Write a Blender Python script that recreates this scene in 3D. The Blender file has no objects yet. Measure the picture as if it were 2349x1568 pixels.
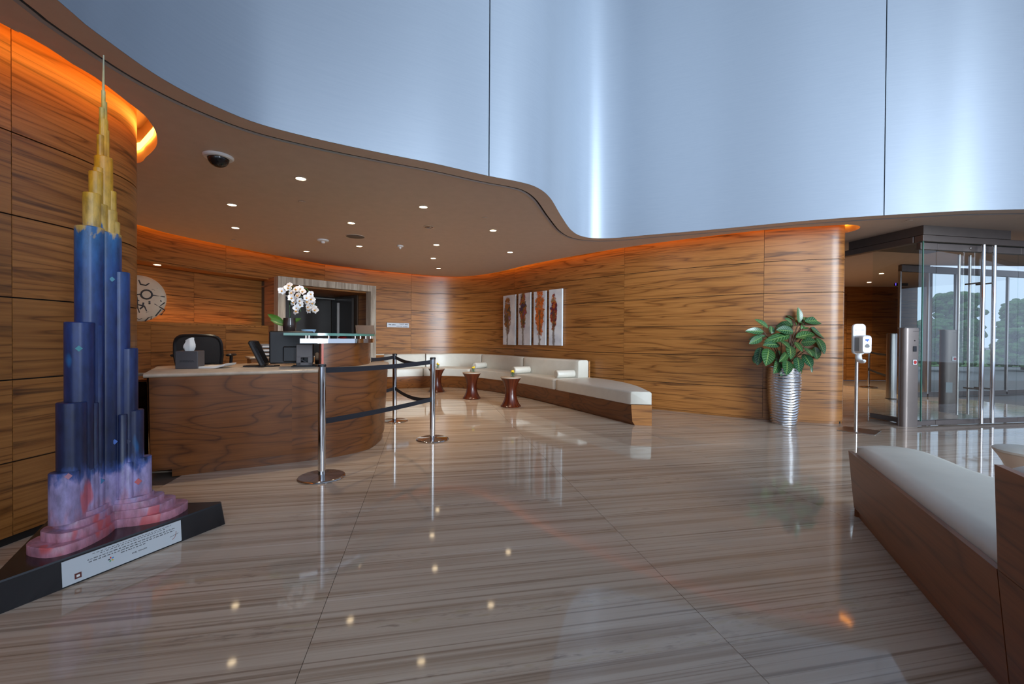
import bpy, math, random
from mathutils import Vector, Matrix
from mathutils.geometry import tessellate_polygon
random.seed(7)
sc = bpy.context.scene
COL = sc.collection
PI = math.pi

# ---------------------------------------------------------------- camera, sky, big lights, exposure
CAM_H, FOC, W_PX, H_PX = 1.2, 1000.0, 2349.0, 1568.0
cam_d = bpy.data.cameras.new('camera')
cam_d.sensor_fit = 'HORIZONTAL'; cam_d.sensor_width = 36.0; cam_d.lens = 36.0 * FOC / W_PX
cam_d.clip_start = 0.05; cam_d.clip_end = 300
cam = bpy.data.objects.new('camera', cam_d); COL.objects.link(cam)
PITCH, ROLL = math.radians(-0.50), math.radians(0.35)
CAM_R = (Matrix.Rotation(PI / 2 + PITCH, 3, 'X') @ Matrix.Rotation(ROLL, 3, 'Z'))
cam.matrix_world = Matrix.Translation((0, 0, CAM_H)) @ CAM_R.to_4x4()
sc.camera = cam

wd = bpy.data.worlds.new('sky'); sc.world = wd; wd.use_nodes = True
bg = wd.node_tree.nodes['Background']
bg.inputs['Color'].default_value = (0.62, 0.76, 1.0, 1)
bg.inputs['Strength'].default_value = 0.95

def area(name, loc, target, sx, sy, power, color):
    l = bpy.data.lights.new(name, 'AREA'); l.shape = 'RECTANGLE'; l.size = sx; l.size_y = sy
    l.energy = power; l.color = color
    o = bpy.data.objects.new(name, l); COL.objects.link(o); o.location = loc
    o.rotation_euler = (Vector(target) - Vector(loc)).to_track_quat('-Z', 'Y').to_euler()
    return o
area('facade_daylight', (8.2, -4.5, 5.0), (1.35, 6.9, 4.4), 4.6, 8.4, 290, (0.76, 0.89, 1.0)).data.spread = math.radians(46)
area('rear_fill_light', (-2.0, -15.0, 6.5), (-2.0, 7.0, 2.0), 46.0, 13.0, 1750, (0.80, 0.90, 1.0))  # broad unseen panel added behind the camera for even fill

sc.view_settings.view_transform = 'Standard'
sc.view_settings.look = 'None'
sc.view_settings.gamma = 1.0
sc.view_settings.use_curve_mapping = False
sc.view_settings.exposure = 0.32
sc.cycles.max_bounces = 8; sc.cycles.diffuse_bounces = 4; sc.cycles.glossy_bounces = 4
sc.cycles.transmission_bounces = 8; sc.cycles.transparent_max_bounces = 12
sc.cycles.caustics_reflective = False; sc.cycles.caustics_refractive = False
sc.cycles.sample_clamp_indirect = 6.0
sc.cycles.use_denoising = True

# ---------------------------------------------------------------- survey helpers: photo point -> place in the room
def ray(px, py):
    return CAM_R @ Vector(((px - W_PX / 2) / FOC, -(py - H_PX / 2) / FOC, -1.0))
def P(px, py, z=0.0):              # the point of the level z seen there
    r = ray(px, py); t = (z - CAM_H) / r.z
    return Vector((r.x * t, r.y * t, z))
def D(px, py, d):                  # the point at depth d seen there
    r = ray(px, py); t = d / r.y
    return Vector((r.x * t, d, CAM_H + r.z * t))
def HZ(px, py, d): return D(px, py, d).z
def proj(v):
    c = CAM_R.transposed() @ (Vector(v) - Vector((0, 0, CAM_H)))
    return (W_PX / 2 + FOC * c.x / -c.z, H_PX / 2 - FOC * c.y / -c.z)

# ---------------------------------------------------------------- mesh helpers
class MB:
    def __init__(s): s.v = []; s.f = []; s.uv = []
    def add(s, verts, faces, uvs=None):
        n = len(s.v); s.v += [Vector(p) for p in verts]
        for i, f in enumerate(faces):
            s.f.append([n + k for k in f])
            s.uv.append(uvs[i] if uvs else None)
        return s
    def box(s, c, d, rz=0.0, rot=None):
        hx, hy, hz = d[0] / 2, d[1] / 2, d[2] / 2
        R = rot if rot is not None else Matrix.Rotation(rz, 3, 'Z')
        vs = [R @ Vector((x, y, z)) + Vector(c) for x in (-hx, hx) for y in (-hy, hy) for z in (-hz, hz)]
        return s.add(vs, [(0, 1, 3, 2), (4, 6, 7, 5), (0, 4, 5, 1), (2, 3, 7, 6), (0, 2, 6, 4), (1, 5, 7, 3)])
    def bbox(s, c, d, b=0.006, rz=0.0, rot=None):   # box with chamfered edges
        hx, hy, hz = d[0] / 2, d[1] / 2, d[2] / 2
        b = min(b, hx * .9, hy * .9, hz * .9)
        R = rot if rot is not None else Matrix.Rotation(rz, 3, 'Z')
        rings = []
        for z, i in ((-hz, b), (-hz + b, 0), (hz - b, 0), (hz, b)):
            x, y, k = hx - i, hy - i, b * (1 if i == 0 else .6)
            rings.append([R @ Vector(p + (z,)) + Vector(c) for p in
                          ((-x + k, -y), (x - k, -y), (x, -y + k), (x, y - k), (x - k, y), (-x + k, y), (-x, y - k), (-x, -y + k))])
        return s.sweep(rings, caps=True, uv=False)
    def sweep(s, secs, closed=True, caps=True, uv=True, loop=False, u0=0.0, v0=0.0):
        n = len(secs[0]); base = len(s.v)
        for sec in secs: s.v += [Vector(p) for p in sec]
        us = [u0]
        for a, b in zip(secs, secs[1:]):
            us.append(us[-1] + sum((Vector(q) - Vector(p)).length for p, q in zip(a, b)) / n)
        vs = [v0]
        for i in range(n if closed else n - 1):
            vs.append(vs[-1] + (Vector(secs[0][(i + 1) % n]) - Vector(secs[0][i])).length)
        m = len(secs)
        for j in range(m if loop else m - 1):
            jj = (j + 1) % m
            for i in range(n if closed else n - 1):
                k = (i + 1) % n
                s.f.append([base + j * n + i, base + j * n + k, base + jj * n + k, base + jj * n + i])
                s.uv.append([(us[j], vs[i]), (us[j], vs[i + 1]), (us[jj], vs[i + 1]), (us[jj], vs[i])] if uv else None)
        if caps and closed and not loop:
            s.f.append([base + i for i in range(n)][::-1]); s.uv.append(None)
            s.f.append([base + (m - 1) * n + i for i in range(n)]); s.uv.append(None)
        return s
    def tube(s, pts, r, n=10, caps=True):
        pts = [Vector(p) for p in pts]; secs = []
        rs = r if isinstance(r, (list, tuple)) else [r] * len(pts)
        up = Vector((0, 0, 1))
        for i, p in enumerate(pts):
            t = (pts[min(i + 1, len(pts) - 1)] - pts[max(i - 1, 0)]).normalized()
            a = t.cross(up)
            if a.length < .05: a = t.cross(Vector((1, 0, 0)))
            a.normalize(); b = a.cross(t)
            secs.append([p + (a * math.cos(2 * PI * k / n) + b * math.sin(2 * PI * k / n)) * rs[i] for k in range(n)])
        return s.sweep(secs, caps=caps)
    def lathe(s, prof, c=(0, 0, 0), n=32):
        c = Vector(c)
        secs = [[c + Vector((r * math.cos(-2 * PI * k / n), r * math.sin(-2 * PI * k / n), z)) for k in range(n)] for r, z in prof]
        return s.sweep(secs, caps=True)
    def prism(s, poly, z0, z1, top_poly=None):
        tp = top_poly or poly
        return s.sweep([[(p[0], p[1], z0) for p in poly], [(p[0], p[1], z1) for p in tp]], caps=True, uv=False)
    def sphere(s, c, r, n=12, m=8, sq=(1, 1, 1)):
        c = Vector(c); secs = []
        for j in range(m + 1):
            a = -PI / 2 + PI * j / m
            rr = max(math.cos(a), .02)
            secs.append([c + Vector((r * rr * math.cos(-2 * PI * k / n) * sq[0], r * rr * math.sin(-2 * PI * k / n) * sq[1], r * math.sin(a) * sq[2])) for k in range(n)])
        return s.sweep(secs, caps=True)

def mesh_of(name, mb, mat, smooth=None, off=(0, 0, 0)):
    me = bpy.data.meshes.new(name)
    o = Vector(off)
    me.from_pydata([tuple(p - o) for p in mb.v], [], mb.f)
    uvl = me.uv_layers.new(name='UVMap')
    for poly, uv in zip(me.polygons, mb.uv):
        if uv:
            for li, t in zip(poly.loop_indices, uv): uvl.data[li].uv = t
        else:
            nrm = poly.normal
            if abs(nrm.z) > .75:
                for li in poly.loop_indices:
                    p = mb.v[me.loops[li].vertex_index]; uvl.data[li].uv = (p.x, p.y)
            else:
                t = Vector((-nrm.y, nrm.x, 0)).normalized()
                for li in poly.loop_indices:
                    p = mb.v[me.loops[li].vertex_index]; uvl.data[li].uv = (p.dot(t), p.z)
    if mat: me.materials.append(mat)
    if smooth is not None:
        me.shade_smooth(); me.set_sharp_from_angle(angle=math.radians(smooth))
    return me

def wloc(o):
    p = Vector((0, 0, 0))
    while o is not None: p = p + o.location; o = o.parent
    return p

def obj(name, mb, mat, parent=None, smooth=35, world=False, label=None, kind=None):
    off = wloc(parent) if (world and parent is not None) else (0, 0, 0)
    me = mesh_of(name, mb, mat, smooth, off)
    o = bpy.data.objects.new(name, me); COL.objects.link(o)
    if parent is not None: o.parent = parent
    if label: o['label'] = label
    if kind: o['kind'] = kind
    return o

def thing(name, label, cat, loc=(0, 0, 0), rz=0.0, group=None):
    o = bpy.data.objects.new(name, None); COL.objects.link(o)
    o.empty_display_size = .1
    o.location = loc; o.rotation_euler = (0, 0, rz)
    o['label'] = label; o['category'] = cat
    if group: o['group'] = group
    return o
def tag(o, label, cat, group=None):
    o['label'] = label; o['category'] = cat
    if group: o['group'] = group
    return o
def struct(name, label=None, mb=None, mat=None, smooth=35):
    if mb is None:
        o = bpy.data.objects.new(name, None); COL.objects.link(o); o.empty_display_size = .1
    else:
        o = obj(name, mb, mat, None, smooth)
    o['kind'] = 'structure'
    if label: o['label'] = label
    return o
def copy_tree(o, parent=None):
    c = o.copy(); COL.objects.link(c)
    if parent is not None: c.parent = parent
    for ch in list(o.children): copy_tree(ch, c)
    return c

# plan curves
def cat(pts, ds=0.08):
    pts = [Vector(p[:2]) for p in pts]
    ex = [pts[0] * 2 - pts[1]] + pts + [pts[-1] * 2 - pts[-2]]
    out = []
    for i in range(1, len(ex) - 2):
        a, b, c, d = ex[i - 1:i + 3]
        n = max(2, int((c - b).length / ds))
        for k in range(n):
            t = k / n
            out.append(.5 * ((2 * b) + (c - a) * t + (2 * a - 5 * b + 4 * c - d) * t * t + (3 * b - a - 3 * c + d) * t ** 3))
    out.append(pts[-1])
    return out
def tang(c, i): return (c[min(i + 1, len(c) - 1)] - c[max(i - 1, 0)]).normalized()
def offs(c, d):                    # d > 0: to the left of travel
    return [p + Vector((-tang(c, i).y, tang(c, i).x)) * d for i, p in enumerate(c)]
def clen(c):
    s = [0.0]
    for a, b in zip(c, c[1:]): s.append(s[-1] + (b - a).length)
    return s
def at_s(c, L, s):
    s = max(0, min(s, L[-1] - 1e-6))
    for i in range(len(L) - 1):
        if L[i + 1] >= s:
            t = (s - L[i]) / max(L[i + 1] - L[i], 1e-9)
            return c[i].lerp(c[i + 1], t)
def sub(c, L, s0, s1, ds=0.1):
    n = max(1, int(math.ceil((s1 - s0) / ds)))
    return [at_s(c, L, s0 + (s1 - s0) * k / n) for k in range(n + 1)]
def resample(c, n):
    L = clen(c); return [at_s(c, L, L[-1] * k / (n - 1)) for k in range(n)]
def s_at_px(c, L, px, from_end=False):   # arc length where the curve passes the photo column px
    rng = range(len(c) - 1)
    for i in (reversed(rng) if from_end else rng):
        a, b = c[i], c[i + 1]
        if a.y < .3 or b.y < .3: continue
        xa, xb = proj((a.x, a.y, 1.2))[0], proj((b.x, b.y, 1.2))[0]
        if min(xa, xb) <= px <= max(xa, xb) and abs(xb - xa) > 1e-6:
            return L[i] + (L[i + 1] - L[i]) * (px - xa) / (xb - xa)
    return None

# ---------------------------------------------------------------- materials
class NT:
    def __init__(s, name):
        s.m = bpy.data.materials.new(name); s.m.use_nodes = True
        s.t = s.m.node_tree; s.b = s.t.nodes['Principled BSDF']
    def n(s, ty, **kw):
        o = s.t.nodes.new(ty)
        for k, v in kw.items():
            if k in o.inputs.keys(): o.inputs[k].default_value = v
            else: setattr(o, k, v)
        return o
    def l(s, a, b): s.t.links.new(a, b)
    def math(s, op, a, b=None, clamp=False):
        o = s.t.nodes.new('ShaderNodeMath'); o.operation = op; o.use_clamp = clamp
        for i, v in enumerate((a, b)):
            if v is None: continue
            if isinstance(v, (int, float)): o.inputs[i].default_value = v
            else: s.l(v, o.inputs[i])
        return o.outputs[0]
    def ramp(s, fac, stops):
        o = s.t.nodes.new('ShaderNodeValToRGB'); e = o.color_ramp.elements
        while len(e) < len(stops): e.new(.5)
        for k, (p, c) in enumerate(stops):
            e[k].position = p; e[k].color = (c if len(c) == 4 else (*c, 1)) if not isinstance(c, float) else (c, c, c, 1)
        s.l(fac, o.inputs[0]); return o.outputs[0]
    def mix(s, fac, a, b, mode='MIX'):
        o = s.t.nodes.new('ShaderNodeMix'); o.data_type = 'RGBA'; o.blend_type = mode
        for sock, v in ((o.inputs[0], fac), (o.inputs[6], a), (o.inputs[7], b)):
            if isinstance(v, (int, float)): sock.default_value = v
            elif isinstance(v, tuple): sock.default_value = (*v, 1) if len(v) == 3 else v
            else: s.l(v, sock)
        return o.outputs[2]
    def noise(s, vec, scale=1.0, detail=3.0, rough=.5, dist=0.0):
        o = s.n('ShaderNodeTexNoise'); o.inputs['Scale'].default_value = scale; o.inputs['Detail'].default_value = detail
        o.inputs['Roughness'].default_value = rough; o.inputs['Distortion'].default_value = dist
        s.l(vec, o.inputs['Vector']); return o.outputs[0]
    def uvw(s, su, sv, w=None, src='UV'):
        tc = s.n('ShaderNodeTexCoord'); sp = s.n('ShaderNodeSeparateXYZ'); s.l(tc.outputs[src], sp.inputs[0])
        cb = s.n('ShaderNodeCombineXYZ')
        s.l(s.math('MULTIPLY', sp.outputs[0], su), cb.inputs[0]); s.l(s.math('MULTIPLY', sp.outputs[1], sv), cb.inputs[1])
        if w is not None: s.l(w, cb.inputs[2])
        return cb.outputs[0]
    def rnd(s): return s.n('ShaderNodeObjectInfo').outputs['Random']
    def bump(s, h, strength=.2, dist=.002):
        o = s.n('ShaderNodeBump'); o.inputs['Strength'].default_value = strength; o.inputs['Distance'].default_value = dist
        s.l(h, o.inputs['Height']); s.l(o.outputs[0], s.b.inputs['Normal'])
    def set(s, **kw):
        for k, v in kw.items():
            k = k.replace('_', ' ')
            if isinstance(v, tuple): v = (*v, 1) if len(v) == 3 else v
            s.b.inputs[k].default_value = v
        return s

def plain(name, col, rough=.5, metal=0.0, spec=None, noise=0.06, emit=None, estr=0.0, coat=0.0):
    t = NT(name); t.set(Roughness=rough, Metallic=metal)
    if noise:
        tc = t.n('ShaderNodeTexCoord')
        f = t.noise(tc.outputs['Object'], 9.0, 3.0)
        a = tuple(c * (1 - noise) for c in col); b = tuple(min(1, c * (1 + noise)) for c in col)
        t.l(t.ramp(f, [(.3, a), (.7, b)]), t.b.inputs['Base Color'])
    else: t.set(Base_Color=col)
    if spec is not None: t.b.inputs['Specular IOR Level'].default_value = spec
    if coat: t.b.inputs['Coat Weight'].default_value = coat; t.b.inputs['Coat Roughness'].default_value = .08
    if emit: t.b.inputs['Emission Color'].default_value = (*emit, 1); t.b.inputs['Emission Strength'].default_value = estr
    return t.m

def wood(name, light, mid, dark, rough=.36, ring=11.0, fu=.55, fv=3.0, eyes=.6):
    t = NT(name)
    w = t.math('MULTIPLY', t.rnd(), 37.0)
    n1 = t.noise(t.uvw(fu, fv, w), 1.0, 2.0, .45, .35)
    fr = t.math('FRACT', t.math('MULTIPLY', n1, ring))
    rg = t.ramp(fr, [(0.0, .0), (.06, .35), (.14, .75), (.45, 1.0), (.86, .72), (1.0, .05)])
    fib = t.noise(t.uvw(1.6, 70.0, w), 1.0, 5.0, .65)
    fb = t.ramp(fib, [(.33, .34), (.60, 1.0)])
    f = t.math('MULTIPLY', t.math('ADD', t.math('MULTIPLY', rg, .62), .38), t.math('ADD', t.math('MULTIPLY', fb, .55), .45))
    col = t.ramp(f, [(.12, dark), (.5, mid), (.95, light)])
    n3 = t.noise(t.uvw(.9, 15.0, w), 1.0, 4.0, .62, .5)
    eye = t.ramp(n3, [(.56, 0.0), (.70, 1.0)])
    col = t.mix(t.math('MULTIPLY', eye, eyes), col, dark)
    n4 = t.noise(t.uvw(.35, 1.2, w), 1.0, 2.0)
    hv = t.n('ShaderNodeHueSaturation')
    t.l(t.math('ADD', t.math('MULTIPLY', n4, .35), t.math('ADD', t.math('MULTIPLY', t.rnd(), .16), .74)), hv.inputs['Value'])
    t.l(col, hv.inputs['Color']); t.l(hv.outputs[0], t.b.inputs['Base Color'])
    t.set(Roughness=rough); t.b.inputs['Specular IOR Level'].default_value = .5
    t.bump(fib, .05, .001)
    return t.m
M = {}
M['wood'] = wood('walnut_veneer', (.40, .165, .042), (.25, .092, .021), (.042, .013, .0035), ring=8.0, fu=.30, fv=6.0, eyes=.75)
M['wood_desk'] = wood('crown_cut_veneer', (.20, .066, .015), (.128, .040, .009), (.024, .006, .002), rough=.32, ring=12.0, fu=.8, fv=2.8, eyes=.35)
M['wood_red'] = wood('red_stained_wood', (.105, .018, .005), (.055, .008, .0025), (.018, .003, .001), rough=.24, ring=4.0, fu=.1, fv=9.0, eyes=.3)

def travertine():
    t = NT('vein_cut_travertine')
    w = t.math('MULTIPLY', t.rnd(), .55)
    a = t.noise(t.uvw(.22, 10.0, w), 1.0, 5.0, .60, .30)
    b = t.noise(t.uvw(.5, 36.0, w), 1.0, 4.0, .6, .25)
    c = t.noise(t.uvw(9.0, 40.0, w), 1.0, 3.0, .6)
    f = t.math('ADD', t.math('MULTIPLY', a, .66), t.math('MULTIPLY', b, .34))
    col = t.ramp(f, [(.30, (.25, .175, .115)), (.42, (.42, .315, .228)), (.50, (.53, .422, .322)), (.58, (.56, .455, .352)), (.70, (.70, .615, .52))])
    d = t.noise(t.uvw(.30, 5.0, w), 1.0, 2.0, .5)
    pit = t.math('MULTIPLY', t.ramp(d, [(.56, 0.0), (.64, 1.0)]), t.ramp(c, [(.54, 0.0), (.66, 1.0)]))
    col = t.mix(t.math('MULTIPLY', pit, .55), col, (.46, .36, .22))
    dk = t.math('MULTIPLY', t.ramp(d, [(.56, 0.0), (.66, 1.0)]), t.ramp(c, [(.30, 1.0), (.44, 0.0)]))
    col = t.mix(t.math('MULTIPLY', dk, .5), col, (.09, .06, .045))
    lines = t.noise(t.uvw(.4, 60.0, w), 1.0, 2.0, .5, .2)
    col = t.mix(t.math('MULTIPLY', t.ramp(lines, [(.32, 1.0), (.44, 0.0)]), .6), col, (.19, .122, .078))
    t.l(col, t.b.inputs['Base Color']); t.set(Roughness=.055); t.b.inputs['IOR'].default_value = 1.46
    return t.m
M['floor'] = travertine()

def satin():
    t = NT('satin_wall_fabric')
    f = t.noise(t.uvw(3.0, 60.0), 1.0, 4.0, .6)
    g = t.noise(t.uvw(.3, .12), 1.0, 3.0, .5)
    t.l(t.mix(t.math('MULTIPLY', g, .6), t.ramp(f, [(.3, (.235, .275, .335)), (.7, (.255, .295, .355))]), (.23, .27, .33)), t.b.inputs['Base Color'])
    t.set(Roughness=.37, Metallic=.20)
    return t.m
M['satin'] = satin()
M['soffit'] = plain('taupe_plaster', (.64, .525, .455), .62, noise=.03)
M['lip'] = plain('taupe_plaster_lip', (.64, .525, .455), .55, noise=.03)
M['reveal'] = plain('grey_metal_reveal', (.36, .36, .40), .4, .5, noise=0)
M['dark'] = plain('dark_void', (.012, .009, .007), .8, noise=0)
M['ceil'] = plain('white_plaster', (.7, .72, .74), .7, noise=.02)
M['cove'] = plain('amber_led_strip', (.1, .05, .02), .6, noise=0, emit=(1.0, .33, .025), estr=6.0)
M['cove_hot'] = plain('warm_led_strip', (.1, .05, .02), .6, noise=0, emit=(1.0, .36, .045), estr=11.0)
M['fascia'] = plain('cove_fascia', (.62, .50, .40), .6, noise=.02)
M['bulb'] = plain('downlight_glow', (.2, .2, .2), .5, noise=0, emit=(1.0, .76, .46), estr=11.0)
M['trimring'] = plain('downlight_ring', (.55, .48, .42), .5, noise=0)
M['chrome'] = plain('polished_chrome', (.62, .62, .63), .07, 1.0, noise=0)
M['steel'] = plain('brushed_steel', (.50, .47, .45), .30, 1.0, noise=.04)
M['bronze'] = plain('brown_steel', (.20, .165, .15), .36, .7, noise=.04)
M['black'] = plain('black_plastic', (.012, .012, .014), .38, noise=.1)
M['blackgloss'] = plain('black_gloss', (.010, .009, .010), .10, noise=0)
M['webbing'] = plain('navy_black_webbing', (.010, .011, .018), .75, noise=.1)
M['grey'] = plain('dark_grey_plastic', (.075, .072, .080), .45, noise=.05)
M['white'] = plain('white_plastic', (.80, .82, .84), .30, noise=.01)
M['paper'] = plain('white_paper', (.78, .77, .75), .8, noise=.02)
M['leather'] = plain('cream_leather', (.60, .565, .49), .38, noise=.03)
M['counter'] = plain('beige_stone_counter', (.44, .36, .28), .25, noise=.14)
M['yellow'] = plain('yellow_petals', (.75, .52, .02), .6, noise=.1)
M['green'] = plain('green_leaf', (.035, .13, .015), .4, noise=.2)
M['red'] = plain('red_plastic', (.55, .015, .015), .4, noise=.04)
M['petal'] = plain('white_orchid_petals', (.84, .83, .84), .5, noise=.03)
M['lipcol'] = plain('orchid_centre', (.62, .30, .05), .5, noise=.1)
M['stem'] = plain('plant_stems', (.07, .035, .012), .6, noise=.2)
M['bark'] = plain('dark_vase', (.035, .022, .020), .12, noise=.1)
M['bluebowl'] = plain('pale_blue_glass', (.38, .55, .78), .15, noise=.05)
M['ink'] = plain('printed_ink', (.05, .05, .055), .7, noise=0)
M['inkblue'] = plain('blue_print', (.01, .10, .55), .6, noise=0)
M['signgrey'] = plain('silver_sign_plate', (.50, .51, .54), .35, .3, noise=.02)
M['plaque'] = plain('pale_plaque', (.56, .60, .63), .4, noise=.01)
M['stage'] = plain('beige_table_stone', (.60, .51, .42), .3, noise=.03)

def stone_frame():
    t = NT('travertine_frame')
    f = t.noise(t.uvw(16.0, 1.2), 1.0, 4.0, .6, .3)
    t.l(t.ramp(f, [(.32, (.22, .17, .125)), (.5, (.40, .335, .265)), (.68, (.52, .46, .38))]), t.b.inputs['Base Color'])
    t.set(Roughness=.35); return t.m
M['stone'] = stone_frame()

def glass(name, col, weight_reflect=1.0):
    t = NT(name)
    for n_ in list(t.t.nodes):
        if n_.type == 'BSDF_PRINCIPLED': t.t.nodes.remove(n_)
    tr = t.n('ShaderNodeBsdfTransparent'); tr.inputs[0].default_value = (*col, 1)
    gl = t.n('ShaderNodeBsdfGlossy'); gl.inputs['Roughness'].default_value = .01
    fr = t.n('ShaderNodeFresnel'); fr.inputs[0].default_value = 1.52
    mx = t.n('ShaderNodeMixShader')
    geo = t.n('ShaderNodeNewGeometry')
    t.l(t.math('MULTIPLY', t.math('MULTIPLY', fr.outputs[0], weight_reflect, True), t.math('SUBTRACT', 1.0, geo.outputs['Backfacing'])), mx.inputs[0]); t.l(tr.outputs[0], mx.inputs[1]); t.l(gl.outputs[0], mx.inputs[2])
    out = [n_ for n_ in t.t.nodes if n_.type == 'OUTPUT_MATERIAL'][0]
    t.l(mx.outputs[0], out.inputs[0]); return t.m
M['glass'] = glass('clear_door_glass', (.95, .975, .97), 1.5)
M['vaseglass'] = glass('clear_vase_glass', (.9, .93, .93), 1.5)
M['greenglass'] = plain('green_edge_glass', (.10, .26, .20), .08, noise=.12, spec=.8)
# ================================================================ STRUCTURE
ZS = 2.80            # soffit level
ROW = .472           # height of one row of veneer panels
# ---- plan of the high white wall (its lower edge) from left to right
ww_px = [(131, 0), (190, 52), (255, 100), (330, 154), (409, 202), (500, 247), (600, 286), (740, 322), (880, 352), (1000, 376), (1118, 403), (1190, 417),
         (1232, 430), (1262, 454), (1287, 495), (1310, 527.5), (1335, 542), (1372, 546.5), (1420, 545), (1490, 538.5), (1640, 526), (1860, 505.5), (2110, 489), (2349, 480)]
ww = cat([(-1.75, -5.0), (-1.8, -2.5), (-1.95, -.5), (-2.1, 1.2)] + [P(x, y, ZS) for x, y in ww_px] + [(9.5, 5.1), (13.0, 4.6)], .07)
Lw = clen(ww)
# ---- slot edges of the soffit in front of the veneer walls
left_px = [(0, 52), (28, 64), (110, 109), (165, 146), (217, 176), (265, 212), (305, 243), (330, 263), (350, 288), (360, 312), (358, 336), (335, 360), (306, 376)]
ls = cat([(-2.80, -4.0), (-2.78, -1.0), (-2.72, 1.2)] + [P(x, y, ZS) for x, y in left_px] + [(-4.3, 4.22)], .07)
lw = cat([(-3.15, -4.0), (-3.1, -1.0), (-3.0, 1.2), (-2.90, 2.1), (-2.865, 2.5), (-2.845, 2.8), (-2.85, 3.0), (-2.865, 3.2), (-2.925, 3.38), (-3.04, 3.53), (-3.26, 3.66), (-3.7, 3.80), (-4.4, 3.95)], .05)
back_px = [(305, 512), (350, 525), (400, 538), (518, 563), (630, 585), (747, 606), (850, 618), (936, 627), (1000, 632.5), (1050, 634.3), (1100, 630.5), (1150, 622), (1206, 608.5), (1300, 590),
           (1433, 567.5), (1590, 546), (1751, 527.5), (1870, 519), (1930, 515.5)]
bs = cat([(-5.6, 2.6), (-5.62, 4.4)] + [P(x, y, ZS) for x, y in back_px], .09)
SLOT = .17
bw = offs(bs, SLOT)
# rounded right-hand end of the back wall
RN = .17
tn = tang(bw, len(bw) - 1); nn = Vector((-tn.y, tn.x))
cen = bw[-1] + nn * RN
nose = [cen + (-nn * math.cos(a) + tn * math.sin(a)) * RN for a in [PI * k / 12 for k in range(1, 13)]]
nose_s = [cen + (-nn * math.cos(a) + tn * math.sin(a)) * (RN + SLOT) for a in [PI * k / 12 for k in range(1, 13)]]
bw_full = bw + nose
bs_full = bs + nose_s
Lb = clen(bw_full); Lbw_end = clen(bw)[-1]
Ll = clen(lw)

def wall_sheet(curve, z0, z1, thick, n_off=0.0):    # a curved slab: front face on the curve, body to the left of travel
    a = offs(curve, n_off); b = offs(curve, n_off + thick)
    return [[(p.x, p.y, z0), (p.x, p.y, z1), (q.x, q.y, z1), (q.x, q.y, z0)] for p, q in zip(a, b)]

# ---- floor: slabs 1.62 x 0.41 with tight joints over a bed
floor = struct('floor')
fb = MB().add([(-9, -6, -.012), (30, -6, -.012), (30, 13.4, -.012), (-9, 13.4, -.012)], [(0, 1, 2, 3)])
obj('floor_bed', fb, plain('joint_bed', (.15, .11, .085), .5), floor, None)
FA = math.atan2(.199, 1.0)
fv, fu = Vector((math.cos(FA), math.sin(FA))), Vector((-math.sin(FA), math.cos(FA)))
TW, TH, A0, B0 = 1.62, .4105, -.437, 1.52
def tile_mesh(name, jit):
    g, h = .0012, .0005
    w, d = TW / 2 - g, TH / 2 - h
    mb = MB().add([(-w, -d, 0), (w, -d, 0), (w, d, 0), (-w, d, 0), (-w, -d, -.012), (w, -d, -.012), (w, d, -.012), (-w, d, -.012)],
                  [(0, 1, 2, 3), (0, 4, 5, 1), (1, 5, 6, 2), (2, 6, 7, 3), (3, 7, 4, 0)])
    return mb
tiles = []
rt = random.Random(3)
for i in range(-4, 7):
    for j in range(-4, 34):
        a = A0 + TW * (i + .5); b = B0 + TH * (j + .5)
        c = fv * a + fu * b
        if not (-5.9 < c.x < 9.6 and .55 < c.y < 12.6): continue
        q = proj((c.x, c.y, 0))
        if c.y > 1.0 and not (-750 < q[0] < 3000): continue
        if c.x < -3.6 and c.y < 3.6: continue
        tiles.append((c, a, b))
for c, a, b in tiles:
    mb = tile_mesh('floor_tile', 0)
    o1, o2 = a + rt.uniform(-.06, .06), b + rt.uniform(-.004, .004)
    mb.uv = [[(mb.v[k].x + o1, mb.v[k].y + o2) for k in f] for f in mb.f]
    o = obj('floor_tile', mb, M['floor'], floor, None)
    o.location = (c.x, c.y, 0); o.rotation_euler = (rt.uniform(-.0006, .0006), rt.uniform(-.0002, .0002), FA)
print('tiles', len(tiles))
# polished floor of the entrance beyond the slabs
ef = MB().add([(4.6, 6.9, -.006), (30, 6.9, -.006), (30, 13.4, -.006), (4.6, 13.4, -.006)], [(0, 1, 2, 3)])

# ---- soffit, its lip and the reveal between them
def poly_obj(name, loops, z, mat, parent, down=True, label=None):
    tris = tessellate_polygon([[Vector((p[0], p[1], 0)) for p in lp] for lp in loops])
    flat = [Vector((p[0], p[1], z)) for lp in loops for p in lp]
    mb = MB()
    fs = []
    for t in tris:
        a, b, c = (flat[k] for k in t)
        up = (b - a).cross(c - a).z > 0
        fs.append(t if up != down else t[::-1])
    mb.add(flat, fs)
    return obj(name, mb, mat, parent, None, label=label)
def strip(name, c0, z0, c1, z1, mat, parent, smooth=40):
    mb = MB().sweep([[(p.x, p.y, z0), (q.x, q.y, z1)] for p, q in zip(c0, c1)], closed=False, caps=False)
    return obj(name, mb, mat, parent, smooth)
ceiling = struct('ceiling')
LIP = .165
w0, w1, w2, w3 = ww, offs(ww, LIP), offs(ww, LIP + .022), offs(ww, LIP + .042)
strip('ceiling_lip', w0, ZS, w1, ZS, M['lip'], ceiling)
strip('reveal_side', w1, ZS, w1, ZS + .07, M['dark'], ceiling)
strip('reveal_top', w1, ZS + .07, w2, ZS + .07, M['dark'], ceiling)
strip('reveal_edge', w2, ZS + .07, w2, ZS + .004, M['reveal'], ceiling)
strip('reveal_bead', w2, ZS + .004, w3, ZS - .004, M['reveal'], ceiling)
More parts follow.
